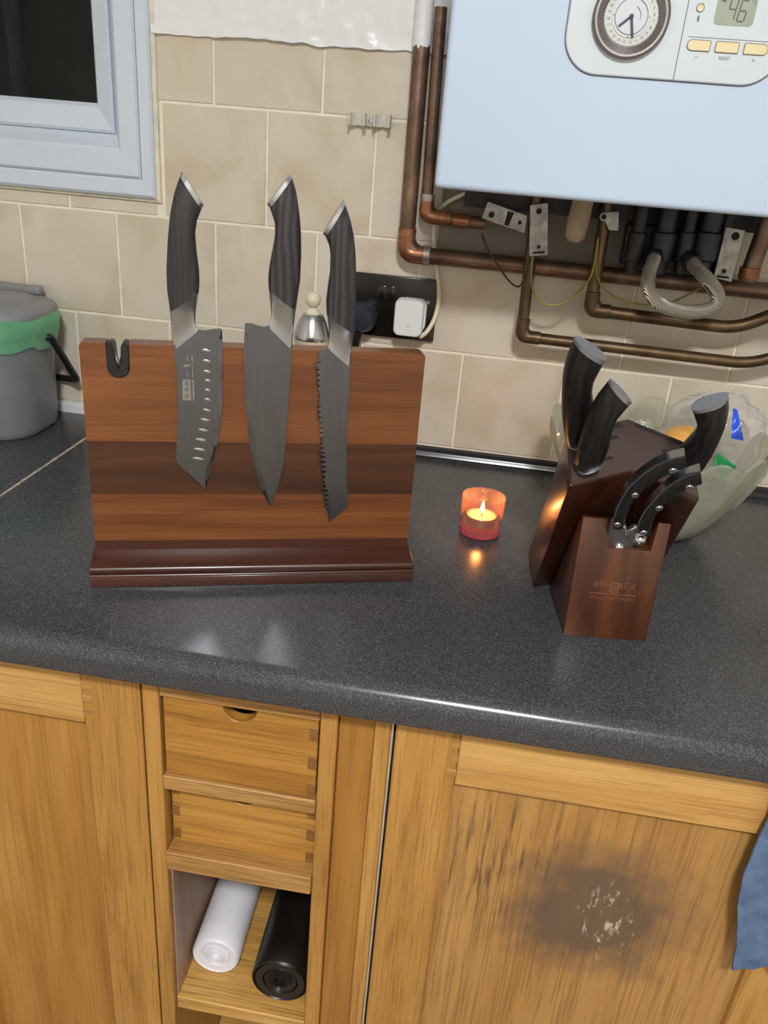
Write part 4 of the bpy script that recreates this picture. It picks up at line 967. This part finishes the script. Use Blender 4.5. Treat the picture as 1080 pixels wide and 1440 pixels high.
bracket([(1021, 319), (1049, 324), (1029, 397), (1003, 391)], [(1034, 332, .0050), (1018, 381, .0028)], [[(1008, 387), (1025, 389), (1025, 392), (1008, 390)]], 'speckled galvanised bracket tilted beside the braided hose', y=-.075)
# dark valve bodies
vb = thing('valve_group', (ony(950, 380, -.05).x, -.05, 1.21), 'dark valve bodies clustered under the boiler behind the braided hose', 'valve')
xv0, xv1 = ony(880, 330, -.03).x, ony(1028, 330, -.03).x
mk('valve_block', B().box((xv0, -.034, zc1+.014), (xv1, -.006, bz0-.034)), 'dark_blue', vb, bevel=.003)
for u, r_ in ((893, .012), (930, .016), (962, .011), (992, .017), (1014, .009)):
    c = ony(u, 340, -.05); mk('valve_body', B().lathe([(.0005, -.038), (r_*.7, -.038), (r_*.75, -.022), (r_, -.020), (r_, .012), (r_*.8, .014), (r_*.8, .05), (.0005, .05)], V((c.x, -.062, c.z)), 18), 'dark_blue' if r_ > .012 else 'dark_metal', vb)
sb = B().lathe([(.0005, -.026), (.007, -.025), (.0125, -.018), (.0135, 0), (.013, .05), (.0005, .05)], ony(813, 312, -.075), 20, (.10, .25, 1))
o = mk('insulating_sleeve', sb, 'beige_tape'); tag(o, 'beige taped pipe sleeve hanging below the boiler between brackets', 'pipe sleeve')
# braided hose with end nuts
YH = -.105
hpx = [(921, 362), (912, 385), (910, 405), (922, 427), (950, 437), (985, 440), (1010, 429), (1009, 411), (993, 391), (972, 368)]
hpts = [ony(u, v, YH+(.03 if i in (0, len(hpx)-1) else 0)) for i, (u, v) in enumerate(hpx)]
hs = thing('braided_hose', hpts[4], 'silver braided flexible hose looped under the boiler', 'hose')
mk('hose', B().tube(smooth_path(hpts, 3), .0088, 16), 'braid', hs, ang=60)
for i, j in ((0, 1), (-1, -2)):
    d = (hpts[i]-hpts[j]).normalized(); mk('end_nut', B().tube([hpts[i]-d*.004, hpts[i]+d*.012], .0118, 6), 'dark_metal', hs, bevel=.001); mk('end_tail', B().tube([hpts[i]+d*.012, hpts[i]+V((0, .02, .03))], .006, 10), 'dark_metal', hs)
YW = -.070
def wire(pxs, mat, label, r=.0014, y=YW, nm='earth_wire'):
    o = mk(nm, B().tube(smooth_path([ony(u, v, y) for u, v in pxs], 3), r, 8), mat, ang=60); tag(o, label, 'wire', 'wires under the boiler'); return o
wire([(677, 328), (686, 352), (706, 382), (716, 396), (730, 406), (737, 392), (742, 375), (746, 361)], 'wire_brown', 'short dark drooping wire from the tilted bracket', .0013)
wire([(749, 361), (746, 392), (752, 420), (770, 430), (793, 428), (822, 404), (835, 382), (841, 335)], 'wire_green_yellow', 'large green and yellow earth wire loop from the upright bracket')
wire([(841, 335), (838, 378), (842, 398), (858, 415), (885, 427), (920, 430), (950, 424), (985, 405)], 'wire_green_yellow', 'green and yellow earth wire sagging behind the braided hose', y=-.062)

# ------------------------------------------------------------------ socket, plugs, cable, clip
sr = ony(614, 430, -.008); szt, szb = ony(560, 388, -.008).z, ony(560, 476, -.008).z
sk = thing('wall_socket', (sr.x-.073, -.004, szb), 'black double wall socket on the beige tiles', 'socket')
sx1, sx0 = sr.x, sr.x-.146; sz0, sz1 = szb, szb+.088
mk('face_plate', B().box((sx0, -.009, sz0), (sx1, -.0008, sz1)), 'socket_plate', sk, bevel=.002)
scx = ony(543, 413, -.009).x; scz = ony(543, 413, -.009).z
for s in (-1, 1): mk('rocker_switch', B().obox((scx+(.0003 if s > 0 else -.0123), -.0115, scz-.010), (.012, 0, 0), (0, .004, 0), (0, .0012, .021)), 'black_gloss', sk, bevel=.0008)
for s in (-.0605, .0605): mk('plate_screw', B().lathe([(.0002, .0006), (.0025, .0006), (.003, 0)], (sr.x-.073+s, -.009, (sz0+sz1)/2+.012), 14, AX), 'steel', sk)
# white charger
wc = ony(574, 448, -.045); hw, hh = .0205, .0255
wp = thing('white_plug', (wc.x, -.03, wc.z-hh), 'white square charger plug in the black socket', 'plug')
mk('rear_body', B().rings([rr_panel(wc.x-hw+.004, wc.x+hw+.002, wc.z-hh+.004, wc.z+hh-.002, .010, y) for y in (-.0095, -.026)]), 'white_plastic', wp, bevel=.001)
mk('front_body', B().rings([rr_panel(wc.x-hw, wc.x+hw, wc.z-hh, wc.z+hh, .009, y) for y in (-.026, -.042)]+[rr_panel(wc.x-hw+.0015, wc.x+hw-.0015, wc.z-hh+.0015, wc.z+hh-.0015, .008, -.045)]), 'white_plastic', wp)
nb = B(); text_into(nb, 'o', (wc.x+.001, -.0452, wc.z-.010), (1, 0, 0), (0, 0, 1), .010); text_into(nb, '. . .', (wc.x+.001, -.0452, wc.z-.0165), (1, 0, 0), (0, 0, 1), .006)
mk('printed_mark', nb, 'gold_mark', wp, flat=True)
kc = ony(508, 447, -.035)
bpg = thing('black_plug', (kc.x, -.03, kc.z-.03), 'round black plug in the socket partly behind the bread knife', 'plug')
mk('plug_body', B().lathe([(.0005, -.0255), (.021, -.0255), (.0225, -.015), (.0205, .002), (.0170, .008), (.0005, .009)], (kc.x, -.035, kc.z), 28, AX), 'black_blue', bpg)
mk('cable_grip', B().tube([(kc.x-.004, -.028, kc.z-.018), (kc.x-.007, -.027, kc.z-.036), (kc.x-.009, -.026, kc.z-.052)], [.0075, .0062, .0045], 12), 'black_plastic', bpg)
mk('cable', B().tube(smooth_path([(kc.x-.009, -.026, kc.z-.052), (kc.x-.012, -.022, kc.z-.09), (kc.x-.03, -.03, CT+.03), (kc.x-.06, -.05, CT+.004), (kc.x-.02, -.06, CT+.004)], 3), .0032, 8), 'black_plastic', bpg)
cpx = [(590, 474, -.030), (600, 468, -.022), (612, 448, -.014), (618, 420, -.008), (616, 392, -.006), (611, 360, -.006), (609, 325, -.006), (613, 300, -.008), (628, 284, -.010), (655, 272, -.012)]
o = mk('cream_cable', B().tube(smooth_path([ony(u, v, y) for u, v, y in cpx], 3), .0033, 10), 'cream_plastic', ang=60); tag(o, 'cream cable rising from the white plug behind the pipes', 'cable')
# twin pipe clip
pc = ony(523, 170, 0); clip = thing('pipe_clip', (pc.x, 0, pc.z-.008), 'empty double plastic pipe clip on the tiles', 'pipe clip')
mk('bar', B().box((pc.x-.026, -.008, pc.z-.007), (pc.x+.026, -.0008, pc.z+.008)), 'clip_plastic', clip, bevel=.0015)
for s in (-1, 1):
    for e_ in (-1, 1):
        c0 = V((pc.x+s*.0165, -.008, pc.z)); ar = [c0+V((e_*.0105*math.sin(a), -.0105+.0105*math.cos(a), 0)) for a in [k*.24 for k in range(1, 10)]]
        mk('jaw', B().rings([[p_+V((0, 0, -.007)), p_+V((e_*.0018, 0, -.007)), p_+V((e_*.0018, 0, .008)), p_+V((0, 0, .008))] for p_ in ar]), 'clip_plastic', clip)
mk('screw', B().lathe([(.0004, .0015), (.0030, .0014), (.0038, 0)], (pc.x, -.008, pc.z), 16, AX), 'steel', clip)

# ------------------------------------------------------------------ ceiling lamp
lp = thing('ceiling_lamp', (LIGHT.x, LIGHT.y, LIGHT.z), 'round white ceiling lamp in the middle of the kitchen', 'lamp')
mk('housing', B().lathe([(.0005, .069), (.16, .069), (.165, .05), (.165, .03), (.15, .03), (.15, .06), (.0005, .06)], LIGHT, 40), 'white_plastic', lp)
mk('diffuser', B().lathe([(.0005, .03), (.08, .032), (.14, .045), (.149, .055), (.0005, .055)], LIGHT, 40), 'lamp_glow', lp)
